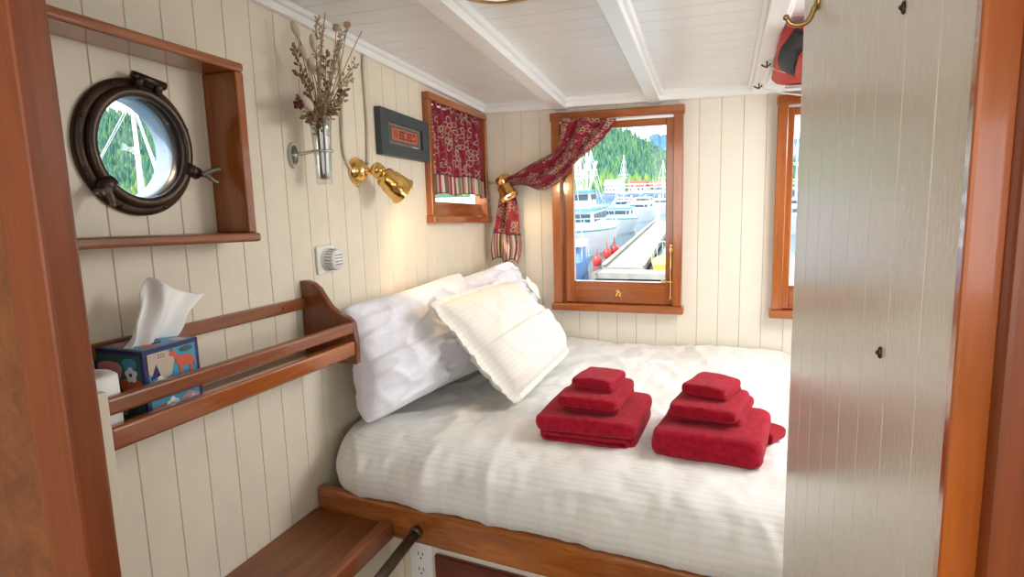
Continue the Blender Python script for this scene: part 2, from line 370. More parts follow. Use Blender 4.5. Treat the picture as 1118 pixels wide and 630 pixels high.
# the saloon aft of the doorway
m = MB(); m.box(XW - .05, 1.65, -2.65, -2.6, 0, .9); m.box(XW - .05, 1.65, -2.65, -2.6, 1.7, 2.25); m.box(XW - .05, -.7, -2.65, -2.6, .9, 1.7); m.box(1.3, 1.65, -2.65, -2.6, .9, 1.7); m.box(.25, .35, -2.65, -2.6, .9, 1.7)
struct(m, 'wall_aft', CREAM, 'cream saloon wall with two window openings')
m = MB(); m.box(1.6, 1.65, -2.6, .5, 0, .95); m.box(1.6, 1.65, -2.6, .5, 1.65, 2.2); m.box(1.6, 1.65, -2.6, -2.2, .95, 1.65); m.box(1.6, 1.65, -.1, .5, .95, 1.65)
struct(m, 'wall_saloon', CREAM, 'cream saloon side wall with window opening')

# doorway the camera looks through
m = MB(); m.box(-.694, -.6355, .425, .462, 0, 1.95); struct(m, 'trim_3', JZ, 'wide brown wooden jamb at the left edge', bevel=.004)
m = MB(); m.box(XW + .001, -.702, .434, .462, 0, 1.95); struct(m, 'trim_4', BX, 'darker brown wooden panel left of the jamb', bevel=.003)
m = MB(); m.box(.1330, .157, .487, .503, 0, 1.95); struct(m, 'trim_5', JR, 'glossy orange wooden jamb at the right edge', bevel=.003)
m = MB(); m.box(.1545, 1.6, .470, .505, 0, 1.95); struct(m, 'trim_6', JZ, 'darker wooden casing right of the glossy jamb', bevel=.004)
# open door leaf, painted boards
H = Vector((.1385, .512, 0)); E_ = Vector((.0755, 1.12, 0)); dv = (E_ - H).normalized(); nv = Vector((-dv.y, dv.x, 0)); nv = nv if nv.x < 0 else -nv; DL = (E_ - H).length
m = MB(); planks(m, lambda u, dd, z: H + dv * u - nv * dd + Vector((0, 0, z)), 0, DL, .06, lambda u: 1.84, start=DL - .012, T=.03, c=.0012, d=.0025)
door = struct(m, 'door_1', DOORP, 'glossy cream boarded door standing open at the right')
def dpt(px, py, out=0.):                 # point on the door face seen at a pixel
    d = ray(px, py); o = Vector((0, 0, EYE)); d = Vector(d); t = (H - Vector((0, 0, 0))).dot(nv) / d.dot(nv); return o + d * t + nv * out
hp = dpt(894, 2)
m = MB(); m.lathe([(0, 0), (.011, 0), (.011, .003), (.007, .006), (0, .006)], hp, nv, 20)
P0 = hp + nv * .004
pth = smooth_path([hp, P0 + nv * .002 + Vector((0, 0, -.010)), P0 + nv * .008 + Vector((0, 0, -.023)), P0 + nv * .018 + Vector((0, 0, -.028)), P0 + nv * .030 + Vector((0, 0, -.026)), P0 + nv * .037 + Vector((0, 0, -.017))], 6)
m.tube(pth, [.0042 - .0012 * i / len(pth) for i in range(len(pth))], 12); m.ball(pth[-1], .0045, 12)
ob = m.build('coat_hook', ABRASS, door); ob['label'] = 'aged brass coat hook'
for (px, py) in ((988, 8), (962, 385)):
    c = dpt(px, py); m = MB(); m.ball(c + nv * .001, .0040, 14, sc=(.75, 1.5, .6), axis=nv); m.ball(c + nv * .003, .0022, 10)
    m.build('latch_stud', BRONZE, door)
for (z) in (1.60, 1.285, 1.00):
    c = E_ + dv * .001 - nv * .008 + Vector((0, 0, z)); m = MB(); m.ball(c, .0045, 12, sc=(.8, .8, .5), axis=dv); m.build('edge_screw', BRONZE, door)

# ------------------------------------------------------------------ windows
def window(name, x0, x1, z0, z1, label, gin=.083):
    """casing box, sash, glass, sill; the opening is cut in the back wall"""
    gx0, gx1, gz0, gz1 = x0 + gin, x1 - .063, z0 + .118, z1 - .068
    root = bpy.data.objects.new(name, None); col.objects.link(root); root.location = (x0, YB, z0); tag(root, label, None, None, 'structure')
    m = MB(); m.box(x0, x0 + .035, YB - .034, YB + .0, z0 + .03, z1 - .03); m.build('casing_side', WZ, root, bevel=.003)
    m = MB(); m.box(x1 - .035, x1, YB - .034, YB, z0 + .03, z1 - .03); m.build('casing_side', WZ, root, bevel=.003)
    m = MB(); m.box(x0 - .004, x1 + .004, YB - .036, YB, z1 - .032, z1); m.build('casing_head', WX, root, bevel=.003)
    m = MB(); m.box(x0 - .008, x1 + .008, YB - .046, YB, z0, z0 + .030); m.build('sill', WX, root, bevel=.005)
    m = MB(); m.box(x0 + .022, gx0 - .02, YB - .006, YB + .04, z0 + .03, z1 - .032); m.box(gx1 + .02, x1 - .035, YB - .006, YB + .04, z0 + .03, z1 - .032); m.build('window_stop', WZ, root, bevel=.002)
    m = MB(); y0, y1 = YB - .018, YB + .012
    m.box(max(gx0 - .033, x0 + .026), gx0, y0, y1, z0 + .032, z1 - .034); m.box(gx1, gx1 + .033, y0, y1, z0 + .032, z1 - .034); m.build('sash_stile', WZ, root, bevel=.003)
    m = MB(); m.box(gx0, gx1, y0, y1, gz1, z1 - .034); m.box(gx0, gx1, y0, y1, z0 + .032, gz0); m.build('sash_rail', WX, root, bevel=.003)
    m = MB(); m.box(gx0, gx1, YB - .004, YB - .001, gz0, gz1); m.build('glass_pane', GLASS, root)
    # little brass sash lift
    c = Vector(((gx0 + gx1) / 2, y0, z0 + .068)); m = MB(); m.box(c.x - .009, c.x + .009, c.y - .004, c.y, c.z - .016, c.z + .018); m.tube(smooth_path([(c.x + .004, c.y - .002, c.z - .012), (c.x - .006, c.y - .020, c.z - .002), (c.x + .006, c.y - .018, c.z + .018)]), .0055, 10)
    m.build('sash_lift', BRASS, root, bevel=.001)
    m = MB(); qx = gx1 + .022; m.tube([(qx, y0 - .010, gz0 - .06), (qx, y0 - .010, gz0 + .142)], .0035, 10); m.ball((qx, y0 - .010, gz0 + .144), .007, 12); m.box(qx - .006, qx + .006, y0 - .008, y0, gz0 - .066, gz0 - .05); m.box(qx - .006, qx + .006, y0 - .008, y0, gz0 + .12, gz0 + .134)
    m.tube([(qx - .030, y0 - .012, gz0 + .006), (qx + .014, y0 - .012, gz0 + .006)], .0032, 10); m.ball((qx - .03, y0 - .012, gz0 + .006), .006, 10)
    m.build('sash_stay', BRASS, root, bevel=.0006)
    return root
w1 = window('window_1', -.724, -.222, .962, 1.738, 'varnished wooden window overlooking the harbour')
m = MB(); m.tube([(-.69, YB - .028, 1.700), (-.256, YB - .028, 1.700)], .0055, 12); rod = m.build('curtain_rod', PLAST)
tag(rod, 'thin white curtain rod across the top of the harbour window', 'curtain rod')
window('window_2', .095, .60, .962, 1.745, 'varnished wooden window half hidden behind the open door', gin=.057)
m = MB(); m.tube([(.13, YB - .028, 1.708), (.565, YB - .028, 1.708)], .0055, 12)
tag(m.build('curtain_rod', PLAST), 'thin white curtain rod on the window behind the open door', 'curtain rod')

# small side window in the left wall
root = bpy.data.objects.new('window_3', None); col.objects.link(root); root.location = (XW, 1.97, 1.33); tag(root, 'small square wooden window in the left wall', None, None, 'structure')
SH = -.055
def sw(y, z): return z + SH * (y - 2.2)
def sbox(m, y0, y1, z0, z1, xa, xb):
    vs = [Vector((x, y, sw(y, z))) for x in (xa, xb) for y in (y0, y1) for z in (z0, z1)]
    m.add(vs, [(0, 1, 3, 2), (4, 6, 7, 5), (0, 4, 5, 1), (2, 3, 7, 6), (0, 2, 6, 4), (1, 5, 7, 3)])
ya, yb, za, zb = 1.955, 2.462, 1.335, 1.762
m = MB(); sbox(m, ya, ya + .022, za + .0225, zb - .0225, XW - .03, XW + .024); m.build('frame_side', WZ, root, bevel=.002)
m = MB(); sbox(m, yb - .022, yb, za + .0225, zb - .0225, XW - .03, XW + .024); m.build('frame_side', WZ, root, bevel=.002)
m = MB(); sbox(m, ya, yb, zb - .022, zb + .002, XW - .03, XW + .026); m.build('frame_head', WY, root, bevel=.002)
m = MB(); sbox(m, ya - .004, yb + .004, za - .003, za + .022, XW - .03, XW + .032); m.build('frame_sill', WY, root, bevel=.003)
m = MB(); sbox(m, ya + .02, yb - .02, za + .02, za + .072, XW - .028, XW - .006); m.build('sash_rail', WY, root, bevel=.002)
m = MB(); sbox(m, ya + .02, yb - .02, za + .07, zb - .02, XW - .022, XW - .018); m.build('glass_pane', GLASS, root)
# valance
cv = thing('window_valance', 'gathered crimson floral valance with striped hem on the small left window', 'curtain', (XW + .01, 2.21, 1.42))
def val(a, b, off=0.):                    # a along y, b from top to bottom
    y = 1.978 + .468 * a; bot = 1.425 + .012 * math.sin(a * 7 + .3) + (.030 if .36 < a < .92 else 0) * math.sin(math.pi * (a - .36) / .56)
    z = 1.746 + (bot - 1.746) * b
    pl = .0085 * (1 - .35 * b) * math.sin(a * 60 + 1.2 * math.sin(a * 9)) + .004 * math.sin(a * 23 + b * 2)
    return Vector((XW + .006 + pl + .012 * b, y, sw(y, z)))
m = MB(); m.grid(lambda a, b: val(a, b * .79), 150, 24, 0, lambda a, b: (a * .62, -b * .26)); m.build('floral_cloth', CURT, cv, solid=.0012)
m = MB(); m.grid(lambda a, b: val(a, .79 + b * .21) + Vector((.0005, 0, 0)), 150, 8, 0, lambda a, b: (a * .62 + 3, -b * .07)); m.build('striped_hem', BAND, cv, solid=.0012)
m = MB(); m.tube([val(i / 60, .79) + Vector((.002, 0, 0)) for i in range(61)], .0014, 6); m.tube([val(i / 60, 1.0) + Vector((.001, 0, 0)) for i in range(61)], .0012, 6); m.build('hem_piping', mat('dark_piping', (.08, .02, .03), rough=.8), cv)
m = MB(); m.tube([(XW + .006, 1.978, sw(1.978, 1.732)), (XW + .006, 2.449, sw(2.449, 1.732))], .004, 10); m.build('curtain_wire', STEEL, cv)

# swagged curtain on the harbour window
st = [((613, 129), (673, 129)), ((612, 140), (664, 144)), ((611, 152), (650, 159)), ((606, 164), (630, 176)), ((594, 171), (612, 196)), ((577, 180), (592, 208)), ((563, 189), (575, 203)), ((551, 196), (559, 203)), ((548, 203), (560, 209)), ((545, 214), (563, 216)), ((542, 228), (565, 231)), ((538, 250), (567, 254)), ((536, 270), (569, 272)), ((538, 284), (566, 288))]
A = smooth_path([aty(a[0], a[1], 2.452) for a, b in st], 8); B_ = smooth_path([aty(b[0], b[1], 2.448) for a, b in st], 8)
NS = len(A) - 1
cw = thing('swagged_curtain', 'crimson floral curtain swagged from the harbour window over the corner lamp', 'curtain', (-.9, 2.45, 1.16))
def swag(s, v, off=0.):
    f_ = s * NS; i = min(int(f_), NS - 1); t = f_ - i; p = A[i].lerp(A[i + 1], t); q = B_[i].lerp(B_[i + 1], t)
    sg = s * 13; wd = (q - p).length
    gather = math.exp(-((sg - 7.3) / 1.3) ** 2)
    am = .010 * (1 - .45 * gather) * (1 if sg < 7 else 1.3)
    kf = 5 * math.pi if sg < 7 else 4 * math.pi
    fold = am * math.sin(v * kf + .6 * math.sin(sg * 1.1)) + .004 * math.sin(v * 31 + sg)
    bulge = .012 * math.sin(math.pi * v)
    r = p.lerp(q, v) + Vector((0, -fold - bulge + .004, 0))
    if sg > 7.6: r.z += .016 * abs(math.sin(v * 2 * math.pi)) * max(0, (sg - 11) / 2) * (1 if sg > 11 else 0)
    if 1.5 < sg < 6.5: r.z -= .010 * math.sin(math.pi * v) * math.sin((sg - 1.5) / 5 * math.pi)
    return r
SB = .86
m = MB(); m.grid(lambda a, b: swag(a * SB, b), 130, 56, 0, lambda a, b: (b * .24, a * 1.05)); m.build('floral_cloth', CURT, cw, solid=.0012)
m = MB(); m.grid(lambda a, b: swag(SB + a * (1 - SB), b), 26, 56, 0, lambda a, b: (b * .30 + 5, a * .1)); m.build('striped_hem', BAND, cw, solid=.0012)
m = MB(); m.tube([swag(1, i / 50) for i in range(51)], .0022, 6); m.build('hem_piping', MATS['dark_piping'], cw); m = MB(); m.tube([swag(SB, i / 50) + Vector((0, -.0008, 0)) for i in range(51)], .0016, 6); m.build('hem_piping', MATS['dark_piping'], cw)

# ------------------------------------------------------------------ porthole and its box
def ps(y, z): return z - .05 * (y - PY)
bxr = thing('porthole_surround', 'open wooden shadow box framing the porthole on the left wall', 'shelf box', (XW, .9, 1.36))
def pbox(m, y0, y1, z0, z1, xa=XW, xb=-.932):
    vs = [Vector((x, y, ps(y, z))) for x in (xa, xb) for y in (y0, y1) for z in (z0, z1)]
    m.add(vs, [(0, 1, 3, 2), (4, 6, 7, 5), (0, 4, 5, 1), (2, 3, 7, 6), (0, 2, 6, 4), (1, 5, 7, 3)])
m = MB(); pbox(m, .62, 1.052, 1.70, 1.718, xb=-.930); m.build('top_board', WY, bxr, bevel=.006, seg=3)
m = MB(); pbox(m, 1.028, 1.050, 1.388, 1.70); m.build('side_board', WZ, bxr, bevel=.003)
m = MB(); pbox(m, .600, .622, 1.388, 1.718); m.build('side_board', WZ, bxr, bevel=.003)
m = MB(); pbox(m, .62, 1.056, 1.370, 1.388, xb=-.926); m.build('bottom_board', RY, bxr, bevel=.006, seg=3)
ph = thing('porthole', 'round dark bronze porthole with wing-nut dogs', 'porthole', (XW, PY, PZ - .12))
c0 = Vector((XW, PY, PZ))
m = MB(); m.lathe([(.088, -.012), (.088, .010), (.094, .012), (.112, .011), (.1185, .007), (.1185, 0), (.088, 0)], c0, (1, 0, 0), 64)
for k in range(8):
    t = k * math.pi / 4 + .35; m.ball(c0 + Vector((.0115, .1115 * math.cos(t), .1115 * math.sin(t))), .004, 10, sc=(1, 1, .5), axis=(1, 0, 0))
m.build('flange', BRONZE, ph)
c1 = c0 + Vector((.0, .003, 0))
m = MB(); m.lathe([(.087, .006), (.087, .016), (.090, .021), (.098, .022), (.105, .018), (.106, .013), (.099, .010), (.087, .006)], c1, (1, 0, 0), 64)
for ang in (80,):
    t = math.radians(ang); d = Vector((0, math.cos(t), math.sin(t))); tt = Vector((0, -math.sin(t), math.cos(t)))
    for s_ in (-1, 1): m.tube([c1 + d * .10 + tt * .020 * s_ + Vector((.018, 0, 0)), c1 + d * .120 + tt * .020 * s_ + Vector((.024, 0, 0))], .008, 10)
m.build('swing_ring', BRONZE, ph)
m = MB(); t = math.radians(80); d = Vector((0, math.cos(t), math.sin(t))); tt = Vector((0, -math.sin(t), math.cos(t))); m.tube([c1 + d * .118 - tt * .032 + Vector((.022, 0, 0)), c1 + d * .118 + tt * .032 + Vector((.022, 0, 0))], .0075, 12)
m.build('hinge_pin', BRONZE, ph)
for ang in (-22, 218):
    t = math.radians(ang); d = Vector((0, math.cos(t), math.sin(t))); tt = Vector((0, -math.sin(t), math.cos(t)))
    m = MB(); m.tube([c1 + d * .092 + Vector((.020, 0, 0)), c1 + d * .117 + Vector((.020, 0, 0))], .012, 12); m.build('dog_lug', BRONZE, ph)
    m = MB(); q = c1 + d * .120 + Vector((.026, 0, 0)); m.tube([q + Vector((-.016, 0, 0)), q + Vector((.014, 0, 0))], .006, 12)
    m.tube(smooth_path([q + Vector((.008, 0, 0)) - d * .004 - tt * .004, q + Vector((.018, 0, 0)) + d * .010 + tt * .012, q + Vector((.024, 0, 0)) + d * .02 + tt * .018]), [.005] * 8 + [.0045] * 8 + [.003], 10)
    m.tube(smooth_path([q + Vector((.008, 0, 0)) + tt * .002, q + Vector((.018, 0, 0)) + d * .012 - tt * .006, q + Vector((.024, 0, 0)) + d * .022 - tt * .010]), [.005] * 8 + [.0045] * 8 + [.003], 10)
    m.build('wing_nut', mat('worn_pewter', (.25, .22, .19), rough=.35, metal=.9) if 'worn_pewter' not in MATS else MATS['worn_pewter'], ph)
m = MB(); m.lathe([(.0875, .010), (.0875, -.012), (.086, -.014), (.086, -.026), (.0875, -.028), (.0875, -.056), (.093, -.056), (.093, .0), (.090, .010)], c1, (1, 0, 0), 64, close=True); m.build('sleeve', TUNNEL, ph)
m = MB(); m.lathe([(.0, -.018), (.0865, -.018), (.0865, -.022), (0, -.022)], c1, (1, 0, 0), 48); m.build('glass_pane', GLASS, ph)

# ------------------------------------------------------------------ rail shelf, tissue box, paper roll
rk = thing('rail_shelf', 'brown wooden wall shelf with two front fiddle rails', 'shelf', (XW, .95, 1.05))
def rs(y, z): return z + .024 * (1.26 - y)
def rbox(m, y0, y1, z0, z1, xa, xb):
    vs = [Vector((x, y, rs(y, z))) for x in (xa, xb) for y in (y0, y1) for z in (z0, z1)]
    m.add(vs, [(0, 1, 3, 2), (4, 6, 7, 5), (0, 4, 5, 1), (2, 3, 7, 6), (0, 2, 6, 4), (1, 5, 7, 3)])
m = MB(); rbox(m, .50, 1.272, 1.178, 1.205, XW + .0005, XW + .014); m.ball((XW + .0145, 1.19, 1.193), .004, 10); m.build('back_rail', RY, rk, bevel=.003)
m = MB(); rbox(m, .641, 1.272, 1.122, 1.149, -.888, -.870); m.build('front_rail', RY, rk, bevel=.005, seg=3)
m = MB(); rbox(m, .641, 1.272, 1.068, 1.104, -.890, -.868); m.build('front_rail', WY, rk, bevel=.005, seg=3)
m = MB(); rbox(m, .50, 1.272, 1.060, 1.072, XW + .0005, -.892); m.build('shelf_board', RY, rk, bevel=.002)
prof = [(XW, 1.045), (-.868, 1.045), (-.866, 1.10), (-.872, 1.148), (-.888, 1.160), (-.910, 1.168), (-.932, 1.184), (-.948, 1.206), (-.962, 1.228), (-.978, 1.240), (-.995, 1.246), (XW, 1.246)]
m = MB(); m.prism(prof, lambda u, v, d_: Vector((u, d_, v)), 1.272, 1.292); m.build('end_panel', RZ, rk, bevel=.004)
m = MB(); m.box(-.896, -.862, .622, .640, .985, 1.178); m.build('end_bracket', CREAM, rk, bevel=.003)
tagp = [o for o in rk.children if o.name.startswith('end_bracket')][0]; tagp['label'] = 'cream painted end bracket'

BLUE = mat('tissue_navy', (.018, .017, .12), rough=.4); TEAL = mat('tissue_teal', (.06, .30, .46), rough=.4); CORAL = mat('tissue_coral', (.62, .11, .05), rough=.4); PINK = mat('tissue_pink', (.62, .28, .30), rough=.4); SAND = mat('tissue_sand', (.55, .45, .34), rough=.4); INK = mat('tissue_black', (.02, .02, .03), rough=.4); PW_ = mat('tissue_white', (.8, .8, .8), rough=.4); DKG = mat('tissue_green', (.03, .10, .09), rough=.4)
tb = thing('tissue_box', 'colourful blue tissue box with an orange fox pattern on the rail shelf', 'tissue box', (-.952, .785, 1.086))
TX0, TX1, TY0, TY1, TZ0, TZ1 = -1.007, -.898, .731, .841, 1.0865, 1.211
m = MB(); m.box(TX0, TX1, TY0, TY1, TZ0, TZ1, 0)
fx = lambda u, v, d_: Vector((TX1 + d_, TY0 + u, TZ0 + v)); fy = lambda u, v, d_: Vector((TX1 - u, TY0 - d_, TZ0 + v)); ft = lambda u, v, d_: Vector((TX0 + u, TY0 + v, TZ1 + d_))
e = .0005
def blob(m, fn, cu, cv_, r, mi, lay, n=18, sq=1., ph_=0., wob=0.):
    m.prism([(cu + r * (1 + wob * math.sin(3 * t + ph_)) * math.cos(t), cv_ + r * sq * (1 + wob * math.cos(2 * t + ph_)) * math.sin(t)) for t in [2 * math.pi * k / n for k in range(n)]], fn, 0, e * lay, mi)
def flower(m, fn, cu, cv_, r, lay):
    for k in range(5): t = k * 2 * math.pi / 5 + .3; blob(m, fn, cu + r * .6 * math.cos(t), cv_ + r * .6 * math.sin(t), r * .42, 6, lay, 10)
    blob(m, fn, cu, cv_, r * .25, 5, lay + 1, 8)
B0 = .007; L_ = .110; Hh = .1245
m.prism([(B0, B0), (L_ - B0, B0), (L_ - B0, Hh - B0), (B0, Hh - B0)], fx, 0, e, 1)
m.prism([(B0, B0), (L_ - B0, B0), (L_ - B0, Hh - B0), (B0, Hh - B0)], fy, 0, e, 7)
m.prism([(B0, B0), (L_ - B0, B0), (L_ - B0, L_ - B0), (B0, L_ - B0)], ft, 0, e, 1)
m.prism([(.007, .085), (.03, .068), (.05, .075), (.06, .103), (.045, .117), (.007, .117)], fx, 0, e * 2, 4)
m.prism([(.060, .040), (.1, .04), (.103, .055), (.085, .065), (.065, .058)], fx, 0, e * 2, 3)
m.prism([(.007, .007), (.04, .007), (.036, .030), (.007, .028)], fx, 0, e * 2, 2)
m.prism([(.05, .007), (.103, .007), (.103, .028), (.08, .036), (.06, .024)], fx, 0, e * 2, 3)
# fox
m.prism([(.048, .110), (.053, .113), (.056, .118), (.059, .112), (.064, .104), (.074, .101), (.088, .101), (.096, .096), (.101, .084), (.1, .074), (.097, .083), (.093, .088), (.0925, .062), (.088, .062), (.087, .082), (.073, .083), (.0725, .062), (.068, .062), (.066, .085), (.06, .094), (.057, .103), (.050, .105)], fx, 0, e * 3, 2)
m.prism([(.010, .075), (.022, .098), (.028, .078)], fx, 0, e * 3, 0); m.prism([(.02, .066), (.026, .09), (.036, .07)], fx, 0, e * 3, 4)
blob(m, fx, .083, .115 - .004, .014, 7, 2, sq=.35); blob(m, fx, .082, .055, .012, 1, 3); blob(m, fx, .082, .055, .007, 5, 4)
for k in range(6): blob(m, fx, .028 + .005 * (k % 3), .108 + .004 * (k // 3), .0012, 5, 3, 6)
flower(m, fx, .027, .063, .015, 4); flower(m, fx, .046, .024, .013, 4); flower(m, fx, .088, .02, .010, 4)
blob(m, fy, .03, .06, .022, 2, 2, wob=.25); blob(m, fy, .075, .085, .025, 3, 2, wob=.2); blob(m, fy, .06, .03, .02, 4, 2, wob=.3); blob(m, fy, .03, .1, .014, 1, 3, wob=.2); blob(m, fy, .08, .04, .012, 0, 3, wob=.2)
flower(m, fy, .028, .085, .013, 4); flower(m, fy, .07, .05, .012, 4)
blob(m, ft, .03, .03, .018, 3, 2, wob=.2); blob(m, ft, .085, .03, .014, 2, 2, wob=.2); blob(m, ft, .09, .085, .013, 4, 2, wob=.2); flower(m, ft, .03, .085, .012, 3)
blob(m, ft, .055, .055, .026, 5, 4, 24, sq=.7)
m.build('carton', [BLUE, TEAL, CORAL, PINK, SAND, INK, PW_, DKG], tb)
TB = smooth_path([atx(132, 378, -.952), atx(150, 380, -.935), atx(170, 373, -.95), atx(191, 367, -.952)], 10)
TT = smooth_path([atx(149, 322, -.955), atx(166, 303, -.952), atx(186, 313, -.930), atx(203, 319, -.955), atx(223, 321, -.945)], 10)
def tiss(a, b):
    def on(P_, a): q = a * (len(P_) - 1); i = min(int(q), len(P_) - 2); return P_[i].lerp(P_[i + 1], q - i)
    bs, tp = on(TB, a), on(TT, a); bs = Vector((bs.x, bs.y, TZ1 - .002)); p = bs.lerp(tp, b)
    p.x += .010 * math.sin(a * 15 + b * 1.5) * (.35 + .65 * (1 - b)) + .014 * math.sin(math.pi * b) * (1 - a * .5)
    p.y += .003 * math.sin(b * 9 + a * 6) - .012 * math.sin(math.pi * b) * a; return p
m = MB(); m.grid(tiss, 60, 30)
m.build('tissue', TISSUE, tb, solid=.0006)
tr = thing('paper_roll', 'white paper roll standing in the shelf corner beside the tissue box', 'paper roll', (-.925, .655, 1.086))
m = MB(); m.lathe([(.018, .0), (.040, .0), (.046, .005), (.047, .05), (.046, .096), (.040, .101), (.018, .101), (.016, .09), (.016, .01)], (-.94, .66, 1.0875), (0, 0, 1), 40, close=True)
m.build('roll', TISSUE, tr)
m = MB(); m.lathe([(.0165, .002), (.0185, .002), (.0185, .1025), (.0165, .1025)], (-.94, .66, 1.0875), (0, 0, 1), 24, close=True); m.build('core', SAND, tr)

# ------------------------------------------------------------------ bench, berth, outlet, rod
bn = thing('bench', 'low brown wooden bench along the left wall, beside the bed', 'bench', (-.9, 1.1, 0))
m = MB(); m.box(XW + .001, -.800, .47, 1.262, .640, .662); m.build('seat_board', BX, bn, bevel=.003)
m = MB(); m.box(-.806, -.776, .47, 1.246, .628, .676); m.build('edge_lip', RY, bn, bevel=.008, seg=4)
m = MB(); m.box(XW + .001, -.800, .47, 1.258, .0, .638); m.build('side_panel', CREAM, bn, bevel=.002)
bd = thing('berth', 'built-in wooden berth with varnished front rail', 'bed', (-.3, 1.8, 0))
def fy_(x): return 1.166 - .113 * (x + .08)        # the rail's front line
def slant(m, x0, x1, d0, d1, z0, z1, mi=0):
    vs = [Vector((x, fy_(x) + d, z)) for x in (x0, x1) for d in (d0, d1) for z in (z0, z1)]
    m.add(vs, [(0, 1, 3, 2), (4, 6, 7, 5), (0, 4, 5, 1), (2, 3, 7, 6), (0, 2, 6, 4), (1, 5, 7, 3)], mi)
m = MB(); slant(m, XW + .001, .60, 0, .030, .628, .714); m.build('front_rail', RAIL, bd, bevel=.008, seg=4)
m = MB(); slant(m, -.82, .60, .014, .030, 0, .627); m.build('front_panel', CREAM, bd)
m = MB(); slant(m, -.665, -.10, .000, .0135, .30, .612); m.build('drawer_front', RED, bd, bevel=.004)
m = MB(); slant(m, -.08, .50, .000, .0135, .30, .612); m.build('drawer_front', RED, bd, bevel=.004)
m = MB(); m.box(XW + .02, .58, 1.34, 2.485, .10, .60); m.build('bed_base', CREAM, bd)
m = MB(); m.box(XW + .03, .57, 1.34, 2.47, .601, .80); m.build('mattress', MATT, bd, bevel=.03, seg=4)
m = MB(); slant(m, -.775, -.757, .004, .0135, 0, .627); m.build('corner_batten', CREAM, bd, bevel=.002)
ol = thing('wall_outlet', 'cream duplex power outlet under the bed rail', 'outlet', (-.71, 1.24, .55))
ox, oz = -.706, .577; oy = fy_(ox) + .0138
def oq(u, v, d_): return Vector((ox + u, oy - d_ - .113 * u, oz + v))
m = MB(); m.prism([(-.032, -.052), (.032, -.052), (.032, .052), (-.032, .052)], oq, 0, .006); m.build('cover_plate', PLAST, ol, bevel=.003)
for s_ in (-1, 1):
    m = MB(); cz = s_ * .0195; m.prism([(.016 * math.cos(t), cz + .0145 * math.sin(t)) for t in [2 * math.pi * k / 20 for k in range(20)]], oq, .006, .008); o = m.build('receptacle', PLAST, ol)
    m = MB()
    for du in (-.006, .006): m.prism([(du - .0012, cz + .001), (du + .0012, cz + .001), (du + .0012, cz + .009), (du - .0012, cz + .009)], oq, .008, .0085)
    m.prism([(.0025 * math.cos(t), cz - .006 + .0025 * math.sin(t)) for t in [2 * math.pi * k / 10 for k in range(10)]], oq, .008, .0085); m.build('socket_slots', SLOT, o)
a = aty(453, 582, 1.22); a.y = fy_(a.x) - .002
b_ = Vector((a.x + .0, .70, a.z)); q1 = aty(416, 630, 1.08); dr = (q1 - a).normalized()
m = MB(); m.tube([a, a + dr * .50], .0125, 18); m.ball(a + dr * .012, .0165, 16, sc=(1, 1, .5), axis=dr); tag(m.build('hand_rail', RODM), 'dark round metal rod running out from the bed rail', 'rod')

# ------------------------------------------------------------------ duvet
prof = [(.016, .717), (.004, .722), (-.008, .738), (-.012, .762), (-.006, .790), (.012, .814), (.040, .832), (.085, .843), (.15, .847), (.30, .845), (.6, .840), (.95, .836), (1.28, .832), (1.30, .815)]
PP = smooth_path([(0, a, b) for a, b in prof], 10); LEN = [0]
for i in range(1, len(PP)): LEN.append(LEN[-1] + (PP[i] - PP[i - 1]).length)
# resample evenly but denser at the front
def prof_at(t):
    s_ = LEN[-1] * t; import bisect
    i = min(max(bisect.bisect_right(LEN, s_) - 1, 0), len(PP) - 2); f_ = (s_ - LEN[i]) / max(1e-9, LEN[i + 1] - LEN[i]); p = PP[i].lerp(PP[i + 1], f_); return p.y, p.z
DX0, DX1 = -.995, .55
def duv(a, b):
    x = DX0 + (DX1 - DX0) * a; t = b ** 1.5; py, pz = prof_at(t)
    k = max(0, (-.88 - x) / .115); round_ = .10 * k * k
    y0 = fy_(x); yb_ = 2.487
    y = y0 + py + round_ * max(0, 1 - py / .9)
    y = y0 + py if False else y
    y = min(y, y0 + round_ * max(0, 1 - py / .9) + py)
    sc_ = (yb_ - y0) / 1.30; y = y0 + (y - y0) * (1 if py < .1 else (.1 + (py - .1) * ((yb_ - y0 - .1) / 1.2)) / py)
    y = min(y, yb_)
    fr = max(0, min(1, 1 - py / .35))
    top = 1 - fr
    wr = .007 * fbm(x * 3.2, y * 3.6, 1) + .005 * fbm(x * 10, y * 7, 4) + .0022 * fbm(x * 26, y * 18, 9)
    wr += .004 * fr * math.sin(x * 13 + 3 * fbm(x * 2, pz * 4, 3)) * math.sin(math.pi * min(1, max(0, (pz - .70) / .15)))
    wr += .005 * (1 - abs(noise.noise(Vector((x * 6 + y * 2.5, y * 2.4, 7))))) ** 9 + .004 * (1 - abs(noise.noise(Vector((x * 4 - y * 3, y * 4 + pz * 5, 17))))) ** 9
    sag = -.010 * top * max(0, 1 - abs(x + .1) / .9)
    front_low = .5 * fr
    return Vector((x, y - wr * 1.4 * fr, pz - .018 * k * k + wr * top * 1.3 + sag * 0 + wr * .4 * fr * (1 if pz > .74 else 0)))
m = MB(); m.grid(duv, 230, 190, 0, lambda a, b: ((DX1 - DX0) * a, LEN[-1] * b ** 1.5))
tag(m.build('duvet', DUV, solid=.004), 'cream satin-striped duvet spread over the bed', 'duvet')

